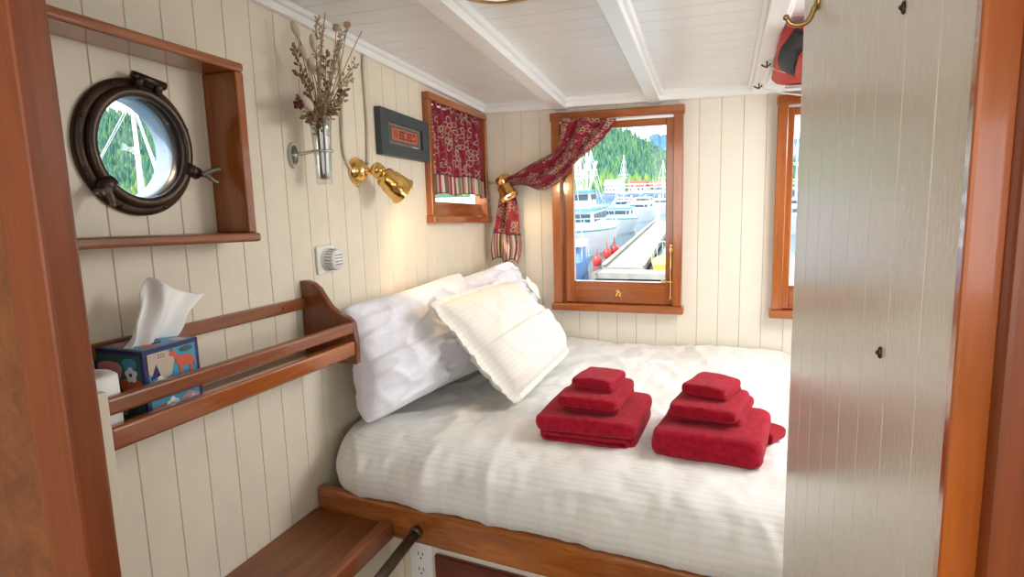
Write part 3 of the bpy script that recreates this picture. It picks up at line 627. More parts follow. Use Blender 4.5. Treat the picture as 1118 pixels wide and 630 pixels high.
# ------------------------------------------------------------------ pillows
def pillow(name, label, TL, TR, BR, BL, thick, mt, group=None, flange=0., seed=0., sagz=.0, out=None, pinch=.10, wr=1., rnd=.07):
    TL, TR, BR, BL = map(Vector, (TL, TR, BR, BL)); nrm = (TR - BL).cross(TL - BR).normalized()
    if out is not None and nrm.dot(Vector(out)) < 0: nrm = -nrm
    def pt(u, v, s_):
        # edges bow inward between the corners
        U, V = 2 * u - 1, 2 * v - 1
        fu = 1 - pinch * .5 * (1 - V * V) * abs(U) ** 3 if True else 1
        iu = .5 + .5 * U * (1 - pinch * (1 - V * V) * U * U - rnd * (V * U) ** 6); iv = .5 + .5 * V * (1 - pinch * .8 * (1 - U * U) * V * V - rnd * (V * U) ** 6)
        p = BL.lerp(BR, iu).lerp(TL.lerp(TR, iu), iv)
        g = flange
        eu = max(0, 1 - (abs(U) / (1 - g)) ** 2.6) if abs(U) < 1 - g else 0; ev = max(0, 1 - (abs(V) / (1 - g)) ** 2.6) if abs(V) < 1 - g else 0
        h = (eu * ev) ** .42 * thick / 2
        w_ = wr * (.006 * fbm(u * 4 + seed, v * 3.4, seed) + (.012 * (1 - abs(noise.noise(Vector((u * 5 + seed, v * 3 + u * 2, s_ + seed * 2))))) ** 7 + .008 * (1 - abs(noise.noise(Vector((u * 3 - v * 3 + seed, v * 6, s_ + seed * 3))))) ** 8 + .003 * fbm(u * 11, v * 9, seed + s_)) * (eu * ev) ** .3)
        if g: w_ += .007 * fbm(u * 9 + seed, v * 9, 2) * (1 if h < .01 else 0)
        return p + nrm * (s_ * h * (1.12 if V < 0 else .95) + w_) + Vector((0, 0, -sagz * math.sin(math.pi * u) * v))
    m = MB(); N, K = 96, 66
    L1 = (BR - BL).length; L2 = (TL - BL).length
    m.grid(lambda a, b: pt(a, b, 1), N, K, 0, lambda a, b: (a * L1, b * L2)); m.grid(lambda a, b: pt(a, 1 - b, -1), N, K, 0, lambda a, b: (a * L1, (1 - b) * L2))
    return tag(m.build(name, mt, weld=False), label, 'pillow', group)
pillow('pillow', 'large white pillow leaning on the left wall nearest the rail shelf', (-.955, 1.32, 1.175), (-.945, 2.02, 1.175), (-.765, 1.98, .872), (-.895, 1.315, .862), .17, PILW, 'white pillows at the head of the bed', seed=1, out=(1, 0, 0), wr=1.5)
pillow('pillow', 'white pillow in the far corner, mostly hidden behind the cream pillow', (-.945, 1.88, 1.155), (-.925, 2.46, 1.165), (-.78, 2.46, .87), (-.81, 1.95, .87), .16, PILW, 'white pillows at the head of the bed', seed=4, out=(1, 0, 0), wr=1.6)
pillow('pillow_sham', 'cream striped flanged pillow propped against the white pillows', (-.79, 1.485, 1.165), (-.80, 2.15, 1.14), (-.575, 2.185, .865), (-.575, 1.56, .862), .15, SHAM, None, flange=.11, seed=8, out=(1, 0, .5), pinch=.05, wr=.8)

# ------------------------------------------------------------------ towels
def slab(m, x0, x1, y0, y1, z0, z1, rz=0., seed=0., rf=.5, taper=0., am=.003, skew=0.):
    """rounded folded layer"""
    cx, cy, cz = (x0 + x1) / 2, (y0 + y1) / 2, (z0 + z1) / 2; hx, hy, hz = (x1 - x0) / 2, (y1 - y0) / 2, (z1 - z0) / 2
    N, K = 72, 24; vs = []; ex = .15
    for i in range(K + 1):
        ph_ = -math.pi / 2 + math.pi * i / K; cpv, spv = math.cos(ph_), math.sin(ph_)
        for k in range(N):
            t = 2 * math.pi * k / N; ct, stt = math.cos(t), math.sin(t)
            sq = lambda v, e_: math.copysign(abs(v) ** e_, v)
            rr = sq(cpv, .42) if cpv > 1e-6 else 0
            # inset of the round rim is kept to the layer's thickness
            ux, uy = sq(ct, ex), sq(stt, ex)
            inset = hz * .55 * (1 - abs(cpv) ** .9)
            fade = min(1, abs(cpv) * 6)
            X = ux * (hx - inset) * (fade ** .8 if fade < 1 else 1); Y = uy * (hy - inset) * (fade ** .8 if fade < 1 else 1); Z = sq(spv, .60) * hz
            X *= 1 - taper * (Y / hy) * .5; X += skew * Y
            n_ = fbm((X + seed) * 18, (Y + seed) * 18, Z * 30, 2)
            lx = X * (1 + am * 6 * n_); ly = Y * (1 + am * 6 * n_); lz = Z + am * n_ + (-.004 * (X / hx) ** 2 if Z > 0 else 0)
            vs.append(Vector((cx + lx * math.cos(rz) - ly * math.sin(rz), cy + lx * math.sin(rz) + ly * math.cos(rz), cz + lz)))
    fs = [(i * N + k, i * N + (k + 1) % N, (i + 1) * N + (k + 1) % N, (i + 1) * N + k) for i in range(K) for k in range(N)]
    m.add(vs, fs, 0, True)
def seam(m, x0, x1, y, z, h, rz=0., c=None, r=.0040):
    """loop of a rolled-in edge on the front"""
    pts = []
    for k in range(25):
        t = math.pi / 2 + math.pi * k / 24; pts.append((x0 + h * .5 + h * .5 * math.cos(t), z + h * .5 * math.sin(t)))
    pts = [(x1, z + h * .5)] + pts + [(x1, z - h * .5)]
    pts += [(x1 + h * .4 * math.cos(t), z + h * .1 + h * .4 * math.sin(t)) for t in [-math.pi / 2 + math.pi * k / 12 for k in range(13)]]
    P = []
    for (xx, zz) in pts:
        dx, dy = xx - c[0], y - c[1]; P.append(Vector((c[0] + dx * math.cos(rz) - dy * math.sin(rz), c[1] + dx * math.sin(rz) + dy * math.cos(rz), zz)))
    m.tube(P, r, 8)
g1, g2 = 'left stack of red towels', 'right stack of red towels'
Z0 = .8475
m = MB(); R1 = -.02; C1 = (-.345, 1.53)
slab(m, -.460, -.222, 1.412, 1.655, Z0, Z0 + .030, R1, 1); slab(m, -.468, -.220, 1.405, 1.660, Z0 + .024, Z0 + .064, R1, 2, am=.003); seam(m, -.445, -.245, 1.4090, Z0 + .013, .014, R1, C1)
tag(m.build('bath_towel', TERRY), 'wide folded red bath towel, bottom of the stack nearer the pillows', 'towel', g1)
m = MB(); slab(m, -.412, -.268, 1.462, 1.645, Z0 + .060, Z0 + .084, -.06, 3); slab(m, -.420, -.268, 1.440, 1.640, Z0 + .076, Z0 + .106, -.06, 4); seam(m, -.30, -.275, 1.462, Z0 + .074, .012, -.06, (-.34, 1.55))
tag(m.build('hand_towel', TERRY), 'folded red hand towel, middle of the stack nearer the pillows', 'towel', g1)
m = MB(); slab(m, -.387, -.286, 1.495, 1.605, Z0 + .103, Z0 + .121, -.16, 5); slab(m, -.392, -.286, 1.488, 1.605, Z0 + .115, Z0 + .138, -.16, 6)
tag(m.build('washcloth', TERRY), 'small folded red washcloth on top of the stack nearer the pillows', 'towel', g1)
m = MB(); R2 = -.11
slab(m, -.170, .052, 1.40, 1.640, Z0, Z0 + .040, R2, 7); slab(m, -.178, .060, 1.372, 1.62, Z0 + .001, Z0 + .066, R2, 8, am=.004); slab(m, .035, .090, 1.52, 1.59, Z0 + .004, Z0 + .034, -.5, 9)
tag(m.build('bath_towel', TERRY), 'wide folded red bath towel with a stray corner, bottom of the stack beside the door', 'towel', g2)
m = MB(); slab(m, -.150, .020, 1.455, 1.655, Z0 + .062, Z0 + .086, -.16, 10, am=.003); slab(m, -.145, .008, 1.432, 1.62, Z0 + .078, Z0 + .108, -.16, 11)
tag(m.build('hand_towel', TERRY), 'folded red hand towel, middle of the stack beside the door', 'towel', g2)
m = MB(); slab(m, -.115, -.012, 1.50, 1.615, Z0 + .104, Z0 + .120, -.30, 12); slab(m, -.120, -.014, 1.490, 1.612, Z0 + .115, Z0 + .140, -.30, 13)
tag(m.build('washcloth', TERRY), 'small folded red washcloth on top of the stack beside the door', 'towel', g2)

# ------------------------------------------------------------------ reading lamps
BULB = mat('warm_bulb', (1, .9, .7), rough=.3, emit=((1, .72, .38), 18))
def reading_lamp(base, knee, mouth, wall_n, label, power):
    base, knee, mouth, wn = Vector(base), Vector(knee), Vector(mouth), Vector(wall_n)
    r = thing('reading_lamp', label, 'wall lamp', base, 'brass reading lamps')
    m = MB(); m.lathe([(0, 0), (.036, 0), (.037, .004), (.033, .010), (.031, .016), (.022, .028), (.012, .034), (0, .036)], base, wn, 36); m.build('wall_rose', BRASS, r)
    m = MB(); m.tube([base + wn * .030, base + wn * .030 + (knee - base - wn * .03) * .5, knee], .006, 12); m.ball(base + wn * .033, .010, 16); m.build('arm', BRASS, r)
    d = (mouth - knee).normalized(); L = (mouth - knee).length
    m = MB(); m.ball(knee, .014, 18); m.tube([knee - d.cross(Vector((0, 0, 1))).normalized() * .018, knee + d.cross(Vector((0, 0, 1))).normalized() * .020], .008, 14); m.build('swivel_joint', BRASS, r)
    m = MB(); m.lathe([(.004, -.018), (.017, -.016), (.020, -.008), (.020, .010), (.015, .012), (.015, .016), (.024, .020), (.029, .026), (.029, .040), (.033, .046), (.035, .06), (.0385, L - .004), (.041, L - .002), (.041, L), (.038, L), (.034, .062), (.028, .045), (.0, .042)], knee, d, 40); m.build('shade', BRASS, r)
    m = MB(); m.ball(knee + d * (L - .022), .015, 16); m.build('bulb', BULB, r)
    m = MB(); sq_ = base + Vector((0, 0, -.03)) + wn * .006; m.tube([sq_, sq_ + Vector((0, 0, -.014))], .0025, 8); m.build('switch', BRASS, r)
    l = bpy.data.lights.new('bulb_light', 'SPOT'); l.energy = power; l.color = (1, .70, .36); l.spot_size = 2.5; l.spot_blend = .6; l.shadow_soft_size = .02
    lo = bpy.data.objects.new('bulb_light', l); col.objects.link(lo); lo.parent = r; lo.location = mouth + d * .004 - base; lo.rotation_euler = (-d).to_track_quat('Z', 'Y').to_euler()
    return r
reading_lamp((XW, 1.545, 1.513), (-.955, 1.56, 1.512), (-.915, 1.622, 1.452), (1, 0, 0), 'polished brass reading lamp on the left wall below the framed picture', 2.4)
reading_lamp((-.93, YB, 1.478), (-.912, 2.400, 1.482), (-.876, 2.392, 1.420), (0, -1, 0), 'brass reading lamp in the corner holding back the curtain', .5)

# ceiling lamp, mostly above the picture
cl = thing('ceiling_lamp', 'round brass-rimmed ceiling lamp, its lower rim showing at the top edge', 'ceiling lamp', (-.50, 1.335, zc(1.335) - .06))
cc = Vector((-.485, 1.285, zc(1.285)))
m = MB(); m.lathe([(.0, .0), (.095, 0), (.095, -.012), (.088, -.02), (.0, -.02)], cc, (0, .085, 1), 48); m.build('back_plate', ABRASS, cl)
m = MB(); m.lathe([(.074, -.018), (.092, -.018), (.096, -.028), (.092, -.036), (.078, -.038), (.074, -.03)], cc, (0, .085, 1), 48, close=True); m.build('rim', ABRASS, cl)
m = MB(); m.lathe([(.075, -.02), (.07, -.034), (.05, -.044), (.02, -.048), (0, -.049)], cc, (0, .085, 1), 40); m.build('glass_diffuser', mat('frosted_diffuser', (.9, .88, .8), rough=.4, emit=((1, .9, .75), .3)), cl)
m = MB(); c_ = cc + Vector((.075, .062, -.012)); m.box(c_.x - .012, c_.x + .014, c_.y - .005, c_.y + .006, c_.z - .012, c_.z + .004); m.build('latch', mat('black_iron', (.02, .02, .02), rough=.4), cl, bevel=.002)

# ------------------------------------------------------------------ framed picture
fp = thing('framed_picture', 'small dark grey framed carving print on the left wall', 'picture', (XW, 1.81, 1.55))
y0, y1 = 1.655, 1.955; zt0, zt1, zb0, zb1 = 1.694, 1.672, 1.560, 1.545
def pq(u, v, d_): y = y0 + (y1 - y0) * u; zb_ = 1.5625 - .0150 * u; zt_ = 1.698 - .024 * u; return Vector((XW + d_, y, zb_ + (zt_ - zb_) * v))
GREY = mat('dark_grey_frame', (.040, .052, .055), rough=.45); MATB = mat('taupe_mount', (.20, .16, .13), rough=.7); OR = mat('orange_panel', (.62, .10, .035), rough=.5)
m = MB(); Wb, Hb = .15, .26
for poly in ([(0, 0), (1, 0), (1 - Wb, Hb), (Wb, Hb)], [(0, 1), (Wb, 1 - Hb), (1 - Wb, 1 - Hb), (1, 1)], [(0, 0), (Wb, Hb), (Wb, 1 - Hb), (0, 1)], [(1, 0), (1, 1), (1 - Wb, 1 - Hb), (1 - Wb, Hb)]): m.prism(poly, pq, .0005, .022)
m.build('frame', GREY, fp, bevel=.001)
m = MB(); m.prism([(Wb, Hb), (1 - Wb, Hb), (1 - Wb, 1 - Hb), (Wb, 1 - Hb)], pq, .0006, .012); m.build('mount', MATB, fp)
m = MB()
m.prism([(.22, .34), (.80, .34), (.80, .68), (.22, .68)], pq, .012, .0125, 1); m.prism([(.235, .36), (.785, .36), (.785, .66), (.235, .66)], pq, .0125, .013, 2)
m.prism([(.26, .39), (.76, .39), (.76, .63), (.26, .63)], pq, .013, .0135, 0)
def ring2(cu, cv_, ru, rv, wd_, mi=1, n=20):
    for k in range(n):
        t0, t1 = 2 * math.pi * k / n, 2 * math.pi * (k + 1) / n
        m.prism([(cu + ru * math.cos(t0), cv_ + rv * math.sin(t0)), (cu + ru * math.cos(t1), cv_ + rv * math.sin(t1)), (cu + ru * wd_ * math.cos(t1), cv_ + rv * wd_ * math.sin(t1)), (cu + ru * wd_ * math.cos(t0), cv_ + rv * wd_ * math.sin(t0))], pq, .0135, .0139, mi)
ring2(.44, .51, .055, .09, .65); ring2(.60, .51, .055, .09, .65); ring2(.44, .51, .02, .035, .1); ring2(.60, .51, .02, .035, .1)
for u_ in (.29, .315, .345): m.prism([(u_, .42), (u_ + .010, .42), (u_ + .012, .60), (u_ + .002, .60)], pq, .0135, .0139, 1)
m.prism([(.375, .42), (.67, .42), (.70, .45), (.39, .445)], pq, .0135, .0138, 1); m.prism([(.38, .585), (.66, .585), (.72, .54), (.74, .60), (.39, .61)], pq, .0135, .0138, 1); m.prism([(.68, .46), (.73, .43), (.74, .50)], pq, .0135, .0138, 1)
m.build('artwork', [OR, SLOT, MATB], fp)
m = MB()
for k in range(6): m.prism([(.66 + k * .022, .288), (.675 + k * .022, .288), (.678 + k * .022, .312), (.663 + k * .022, .312)], pq, .012, .0125)
m.build('signature', PLAST, fp)

# ------------------------------------------------------------------ round vent
vt = thing('round_vent', 'small white square plate with round ribbed knob on the left wall', 'vent', (XW, 1.39, 1.25))
vc = Vector((XW, 1.375, 1.286))
m = MB(); m.box(XW + .0003, XW + .008, vc.y - .036, vc.y + .036, vc.z - .036, vc.z + .036); m.build('plate', PLAST, vt, bevel=.005, seg=3)
m = MB(); m.lathe([(.031, .006), (.031, .012), (.026, .014), (.026, .034), (.023, .040), (.0, .042)], vc + Vector((0, .006, 0)), (1, 0, 0), 40); m.build('knob', PLAST, vt)
m = MB()
for k in range(20):
    t = 2 * math.pi * k / 20; c_ = vc + Vector((0, .006 + .0262 * math.cos(t), .0262 * math.sin(t))); m.tube([c_ + Vector((.015, 0, 0)), c_ + Vector((.034, 0, 0))], .0012, 6)
for k in range(4): m.tube([vc + Vector((.0415, .006 - .015, -.012 + k * .008)), vc + Vector((.0415, .006 + .015, -.012 + k * .008))], .0012, 6)
m.build('grille_slots', mat('grey_slot', (.25, .25, .24), rough=.6), vt)

# ------------------------------------------------------------------ cables on the wall
def wpt(px, py, off=.006): return atx(px, py, XW + off)
CAB = mat('cream_cable', (.62, .56, .44), rough=.5)
m = MB(); m.tube(smooth_path([wpt(402, 180), wpt(401, 130), wpt(397, 75), wpt(399, 58), wpt(410, 52), wpt(430, 62), wpt(455, 80), wpt(480, 92), wpt(502, 101), wpt(518, 113), wpt(526, 130), Vector((XW + .006, 2.492, 1.66)), Vector((XW + .007, 2.492, 1.5)), Vector((XW + .012, 2.493, 1.482)), Vector((-.93, 2.493, 1.478))], 8), .0048, 10)
tag(m.build('wall_cable', CAB), 'painted cable running along the left wall into the corner', 'cable')
m = MB(); m.tube(smooth_path([wpt(370, 45), wpt(373, 100), wpt(374, 150), wpt(377, 172), wpt(384, 186)], 8), .004, 10)
tag(m.build('wall_cable', CAB), 'painted cable dropping behind the vase to the brass lamp', 'cable')

# ------------------------------------------------------------------ vase and dried flowers
VC = Vector((-.955, 1.318, 1.475))
vs_ = thing('wall_vase', 'clear glass wall vase in a pewter bracket', 'vase', VC)
m = MB(); m.lathe([(0, 0), (.016, 0), (.0185, .004), (.019, .03), (.021, .08), (.024, .13), (.028, .158), (.0265, .158), (.0225, .13), (.0195, .08), (.0172, .03), (.016, .012), (0, .010)], VC, (0, 0, 1), 40); m.build('glass_body', VGLASS, vs_)
m = MB(); m.lathe([(.0235, -.003), (.0262, -.003), (.0262, .003), (.0235, .003)], VC + Vector((0, 0, .078)), (0, 0, 1), 32, close=True)
m.tube(smooth_path([VC + Vector((-.02, -.012, .078)), VC + Vector((-.04, -.026, .073)), VC + Vector((-.055, -.034, .07))]), .004, 10); m.build('bracket_ring', STEEL, vs_)
m = MB(); rc = Vector((XW, 1.283, 1.545)); q = Vector((1, 0, 0))
for k in range(24):
    t0, t1 = 2 * math.pi * k / 24, 2 * math.pi * (k + 1) / 24
    m.prism([(.019 * math.cos(t0), .031 * math.sin(t0)), (.019 * math.cos(t1), .031 * math.sin(t1)), (.013 * math.cos(t1), .023 * math.sin(t1)), (.013 * math.cos(t0), .023 * math.sin(t0))], lambda u, v, d_: rc + Vector((d_, u, v)), .0005, .007)
m.tube([rc + Vector((.004, 0, -.027)), rc + Vector((.004, 0, .027))], .0035, 8); m.tube([rc + Vector((.004, -.016, 0)), rc + Vector((.004, .016, 0))], .0035, 8); m.ball(rc + Vector((.006, 0, 0)), .009, 12)
m.build('wall_plate', STEEL, vs_)
STEM = mat('dry_stem', (.34, .22, .12), rough=.85); TAIL = mat('bunny_tail', (.60, .50, .36), rough=.95, bump=.8, bump_scale=300); SEED = mat('brown_seed', (.30, .17, .10), rough=.9, noise_amt=.5, noise_scale=80); POD = mat('tan_pod', (.42, .28, .17), rough=.85); DARK = mat('dark_bloom', (.10, .02, .02), rough=.9); GRASSM = mat('dry_grass', (.48, .36, .22), rough=.9)
bq = thing('dried_bouquet', 'tall dried grasses and bunny tails standing in the wall vase', 'dried flowers', VC + Vector((0, 0, .012)))
random.seed(5)
def stem_to(px, py, x, kind, bend=.0, r=.0011, hang=0):
    tip = atx(px, py, x); base = VC + Vector((random.uniform(-.008, .008), random.uniform(-.008, .008), .014))
    mid = VC + Vector(((tip.x - VC.x) * .18 + random.uniform(-.006, .006), max(-.016, min(.016, (tip.y - VC.y) * .16)), .15)); up = mid.lerp(tip, .55) + Vector((random.uniform(-.008, .008), bend, .01))
    pts = smooth_path([base, mid, up, tip], 8); m = MB(); m.tube(pts, r, 6); s_ = m.build('stem', STEM, bq)
    d = (pts[-1] - pts[-4]).normalized(); m = MB()
    if kind == 'bunny':
        m.ball(tip + d * .012, .0085, 12, sc=(1, 1, 2.3), axis=d); m.build('bunny_tail', TAIL, s_)
    elif kind == 'pod':
        m.ball(tip, .009, 14, sc=(1.05, 1.05, .8), axis=d); m.lathe([(.006, .004), (.009, .007), (.007, .008), (0, .006)], tip, d, 12); m.build('seed_pod', POD, s_)
    elif kind in ('seed', 'twig', 'plume', 'oat'):
        n0 = {'seed': 6, 'twig': 9, 'plume': 8, 'oat': 17}[kind]; cnt = {'seed': 30, 'twig': 26, 'plume': 64, 'oat': 14}[kind]; wd_ = {'seed': .010, 'twig': .013, 'plume': .006, 'oat': .014}[kind]; rr = {'seed': .0035, 'twig': .0024, 'plume': .0020, 'oat': .0030}[kind]
        for k in range(cnt):
            i = n0 + (len(pts) - 1 - n0) * k / cnt; p = pts[int(i)].lerp(pts[min(int(i) + 1, len(pts) - 1)], i % 1)
            t = random.uniform(0, 6.28); a_ = d.orthogonal().normalized(); b2 = d.cross(a_); o_ = (a_ * math.cos(t) + b2 * math.sin(t)); tipp = p + o_ * wd_ * random.uniform(.5, 1.2) + d * wd_ * .9
            m.tube([p, tipp], .0006, 4); m.ball(tipp, rr, 6, sc=(1, 1, 1.8), axis=(o_ + d).normalized())
        m.build('seed_head', {'seed': SEED, 'twig': STEM, 'plume': GRASSM, 'oat': GRASSM}[kind], s_)
    elif kind == 'bloom':
        for k in range(14):
            t = k * .9; m.ball(tip + Vector((.006 * math.cos(t), .008 * math.sin(t), .006 * math.cos(t * 2))), .005, 8)
        m.build('dark_bloom', DARK, s_)
    elif kind == 'bud':
        m.ball(tip, .013, 16, sc=(.9, .9, 1.7), axis=(0, .75, -.55)); m.build('pale_bud', TAIL, s_)
    return s_
for args in [(319, 22, -.96, 'none'), (325, 38, -.955, 'bunny'), (343, 52, -.95, 'bunny'), (333, 62, -.955, 'bunny'), (342, 78, -.95, 'bunny'), (331, 100, -.95, 'none'), (367, 31, -.95, 'pod'), (379, 27, -.95, 'pod'), (349, 77, -.93, 'pod'), (355, 14, -.95, 'none'), (346, 20, -.95, 'plume'), (352, 30, -.955, 'plume'), (374, 34, -.955, 'plume'), (384, 22, -.955, 'none'), (398, 28, -.95, 'none'), (372, 45, -.95, 'plume'),
             (321, 52, -.955, 'seed'), (326, 80, -.95, 'seed'), (330, 110, -.945, 'seed'), (336, 118, -.935, 'twig'), (349, 110, -.93, 'twig'), (360, 105, -.93, 'twig'), (375, 100, -.94, 'seed'), (388, 70, -.955, 'oat'), (380, 86, -.95, 'oat'), (366, 62, -.955, 'plume'), (376, 107, -.94, 'twig'), (334, 130, -.93, 'seed'), (356, 60, -.95, 'seed'), (326, 114, -.93, 'bloom'), (335, 113, -.925, 'bud'), (320, 28, -.96, 'none'), (341, 130, -.94, 'seed'), (364, 120, -.94, 'seed')]:
    stem_to(args[0], args[1], args[2], args[3], bend=random.uniform(-.01, .01))

# ------------------------------------------------------------------ life jacket bundle under the ceiling
LJ = mat('red_nylon', (.55, .035, .02), rough=.55, bump=.4, bump_scale=40); BLK = mat('black_webbing', (.012, .012, .015), rough=.6); REF = mat('reflective_tape', (.55, .58, .58), rough=.25, metal=.3)
lj = thing('life_jacket', 'red life jacket with black strap and reflective tape strapped under the ceiling', 'life jacket', (.17, 2.03, 1.75))
def pad(m, cx, cy, cz, hx, hy, hz, tilt=0., seed=0., ex=.35):
    N, K = 40, 18; vs = []
    for i in range(K + 1):
        ph_ = -math.pi / 2 + math.pi * i / K
        for k in range(N):
            t = 2 * math.pi * k / N; sq = lambda v, e_: math.copysign(abs(v) ** e_, v)
            X = sq(math.cos(t), ex) * sq(math.cos(ph_), .6); Y = sq(math.sin(t), ex) * sq(math.cos(ph_), .6); Z = sq(math.sin(ph_), .8)
            n_ = .05 * fbm(X * 2 + seed, Y * 2, Z * 2, 2); vs.append(Vector((cx + X * hx * (1 + n_), cy + Y * hy * (1 + n_), cz + Z * hz * (1 + n_) + tilt * Y * hy)))
    m.add(vs, [(i * N + k, i * N + (k + 1) % N, (i + 1) * N + (k + 1) % N, (i + 1) * N + k) for i in range(K) for k in range(N)], 0, True)
m = MB(); pad(m, .205, 2.03, zc(2.03) - .036, .138, .275, .030, -.085, ex=.25); m.build('foam_panel', LJ, lj)
m = MB(); pad(m, .215, 1.93, zc(1.93) - .078, .100, .13, .022, -.085, 3); m.build('folded_collar', LJ, lj)
m = MB(); P = smooth_path([(.20, 2.16, zc(2.16) - .070), (.135, 2.10, zc(2.10) - .074), (.098, 1.99, zc(1.99) - .074), (.092, 1.86, zc(1.86) - .070), (.12, 1.74, zc(1.74) - .055)], 8); vs = []
for p in P: vs += [p + Vector((-.020, 0, .018)), p + Vector((.020, 0, -.004)), p + Vector((.020, 0, -.010)), p + Vector((-.022, 0, .010))]
n_ = len(P); m.add(vs, [(i * 4 + k, i * 4 + (k + 1) % 4, (i + 1) * 4 + (k + 1) % 4, (i + 1) * 4 + k) for i in range(n_ - 1) for k in range(4)] + [(3, 2, 1, 0), tuple((n_ - 1) * 4 + k for k in range(4))], 0, True); m.build('black_strap', BLK, lj)
m = MB(); zt = zc(2.22) - .069; m.box(.105, .31, 2.225, 2.262, zt - .001, zt + .004); m.build('reflective_tape', REF, lj, bevel=.001)
MATS.get('x'); HK = mat('dark_hook', (.10, .08, .06), rough=.4, metal=.8)
for (x, yy, name_lab) in ((.047, 2.09, 'cord and hook nearer the door, holding the life jacket'), (.030, 2.36, 'cord and hook nearer the back wall, holding the life jacket')):
    a = Vector((x, yy, zc(yy) - (.022 if x < .052 else 0)))
    cd_ = thing('hold_down_cord', name_lab, 'cord', a, 'cords over the life jacket')
    m = MB(); m.tube([a + Vector((0, 0, .002)), a + Vector((0, 0, -.014))], .0026, 8); m.tube(smooth_path([a + Vector((-.016, 0, -.008)), a + Vector((0, 0, -.016)), a + Vector((.010, 0, -.006))]), .0026, 8); m.build('screw_hook', HK, cd_)
    m = MB(); m.tube(smooth_path([a + Vector((.004, 0, -.014)), Vector((.105, yy - .01, zc(yy) - .060)), Vector((.20, yy - .02, zc(yy) - .074)), Vector((.33, yy - .02, zc(yy) - .06)), Vector((.37, yy - .02, zc(yy) - .005))]), .0028, 8); m.build('cord', PLAST, cd_)

# ------------------------------------------------------------------ outside: harbour
WZ0 = -1.75
m = MB(); m.box(-900, 900, 3.2, 1400, WZ0 - .2, WZ0); m.box(-900, -1.8, -60, 3.2, WZ0 - .2, WZ0)
wat = struct(m, 'floor_water', mat('harbour_water', (.05, .09, .10), rough=.12, bump=.35, bump_scale=1.2, spec=.5), 'calm harbour water'); wat.name = 'ground_water'
GREEN = mat('hazy_forest_green', (.07, .14, .08), rough=.95, c2=(.03, .08, .055), noise_scale=.035, spec=.1)  # bluish distance haze mixed into the hillside's base colour
def el_ridge(az):
    T = [(-75, 6.5), (-55, 6.4), (-50, 6.2), (-44, 6.0), (-30, 6.2), (-14, 6.4), (-11.3, 4.9), (-9.4, 4.0), (-6.5, 2.4), (0, 1.6), (4, 1.4), (14, 1.8), (60, 4.0)]
    for (a, b), (c, d) in zip(T, T[1:]):
        if a <= az <= c: return b + (d - b) * (az - a) / (c - a)
    return 1.0
def hp_(az, r, el): t = math.radians(az); return Vector((r * math.sin(t), r * math.cos(t), EYE + r * math.tan(math.radians(el))))
def hillp(a, b, extra=0):
    az = -72 + 130 * a; r = 170 + 330 * b; R_ = el_ridge(az); el = -.55 + (R_ + .55) * b ** .9 + .12 * fbm(az * .6, b * 4) * b
    return hp_(az, r, el)
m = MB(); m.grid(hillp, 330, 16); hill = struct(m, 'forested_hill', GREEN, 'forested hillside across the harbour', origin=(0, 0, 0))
hill.name = 'ground_hill'
random.seed(2); m = MB(); TG = []
for rng, n_ in (((-58, -41), 2600), ((-33, -20), 700), ((-16, -4), 2600), ((2, 42), 2600)):
    for _ in range(n_):
        az = random.uniform(*rng); b = random.random() ** .8; p = hillp((az + 72) / 130, b); r = 170 + 330 * b; h = r * .0115 * random.uniform(.6, 1.3); rd = h * random.uniform(.22, .42); mi = random.choice((0, 0, 1, 2))
        k0 = 6; vs = [p + Vector((rd * math.cos(6.28 * k / k0), rd * math.sin(6.28 * k / k0), -h * .1)) for k in range(k0)] + [p + Vector((0, 0, h))]
        m.add(vs, [(k, (k + 1) % k0, k0) for k in range(k0)], mi if b > .2 else random.choice((2, 3)))
fr = m.build('forest', [mat('hazy_spruce_green', (.065, .155, .10), rough=.95, spec=.1), mat('hazy_spruce_deep', (.035, .10, .075), rough=.95, spec=.1), mat('alder_green', (.11, .21, .08), rough=.95, spec=.1), mat('spring_green', (.20, .28, .06), rough=.95, spec=.1)], origin=(0, 0, 0))  # both spruce colours are shifted bluish to carry the distance haze
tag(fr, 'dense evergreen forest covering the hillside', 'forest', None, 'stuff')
m = MB()
def mt(a, b):
    az = -22 + 34 * a
    e_ = 3.7 + .9 * math.exp(-((az + 9.7) / .55) ** 2) + .55 * math.exp(-((az + 7.6) / .7) ** 2) + .7 * math.exp(-((az + 6.0) / 1.0) ** 2) + .22 * fbm(az * 1.6, 1) - .35 * math.exp(-((az + 8.7) / .25) ** 2)
    if az > 0: e_ = 3.4 + .2 * fbm(az, 2)
    return hp_(az, 1500 + 900 * b, -.3 + (e_ + .3) * b + .18 * fbm(az * 3, b * 6) * math.sin(math.pi * b))
def snow(a, b):
    az = -22 + 34 * a
    return 1 if b > .84 and -9.35 < az < -7.9 and fbm(az * 5, b * 9) > -.25 else 0
m.grid(mt, 400, 24, 0, None, snow); mtn = struct(m, 'mountain_range', [mat('haze_blue_mountain', (.08, .17, .28), rough=.95, noise_amt=.4, noise_scale=.006, spec=.1), mat('snow_field', (.8, .83, .88), rough=.8)], 'mountain range coloured haze blue, with snow patch', origin=(0, 0, 0)); mtn.name = 'ground_mountains'  # distance haze is put into the mountain colour as blue

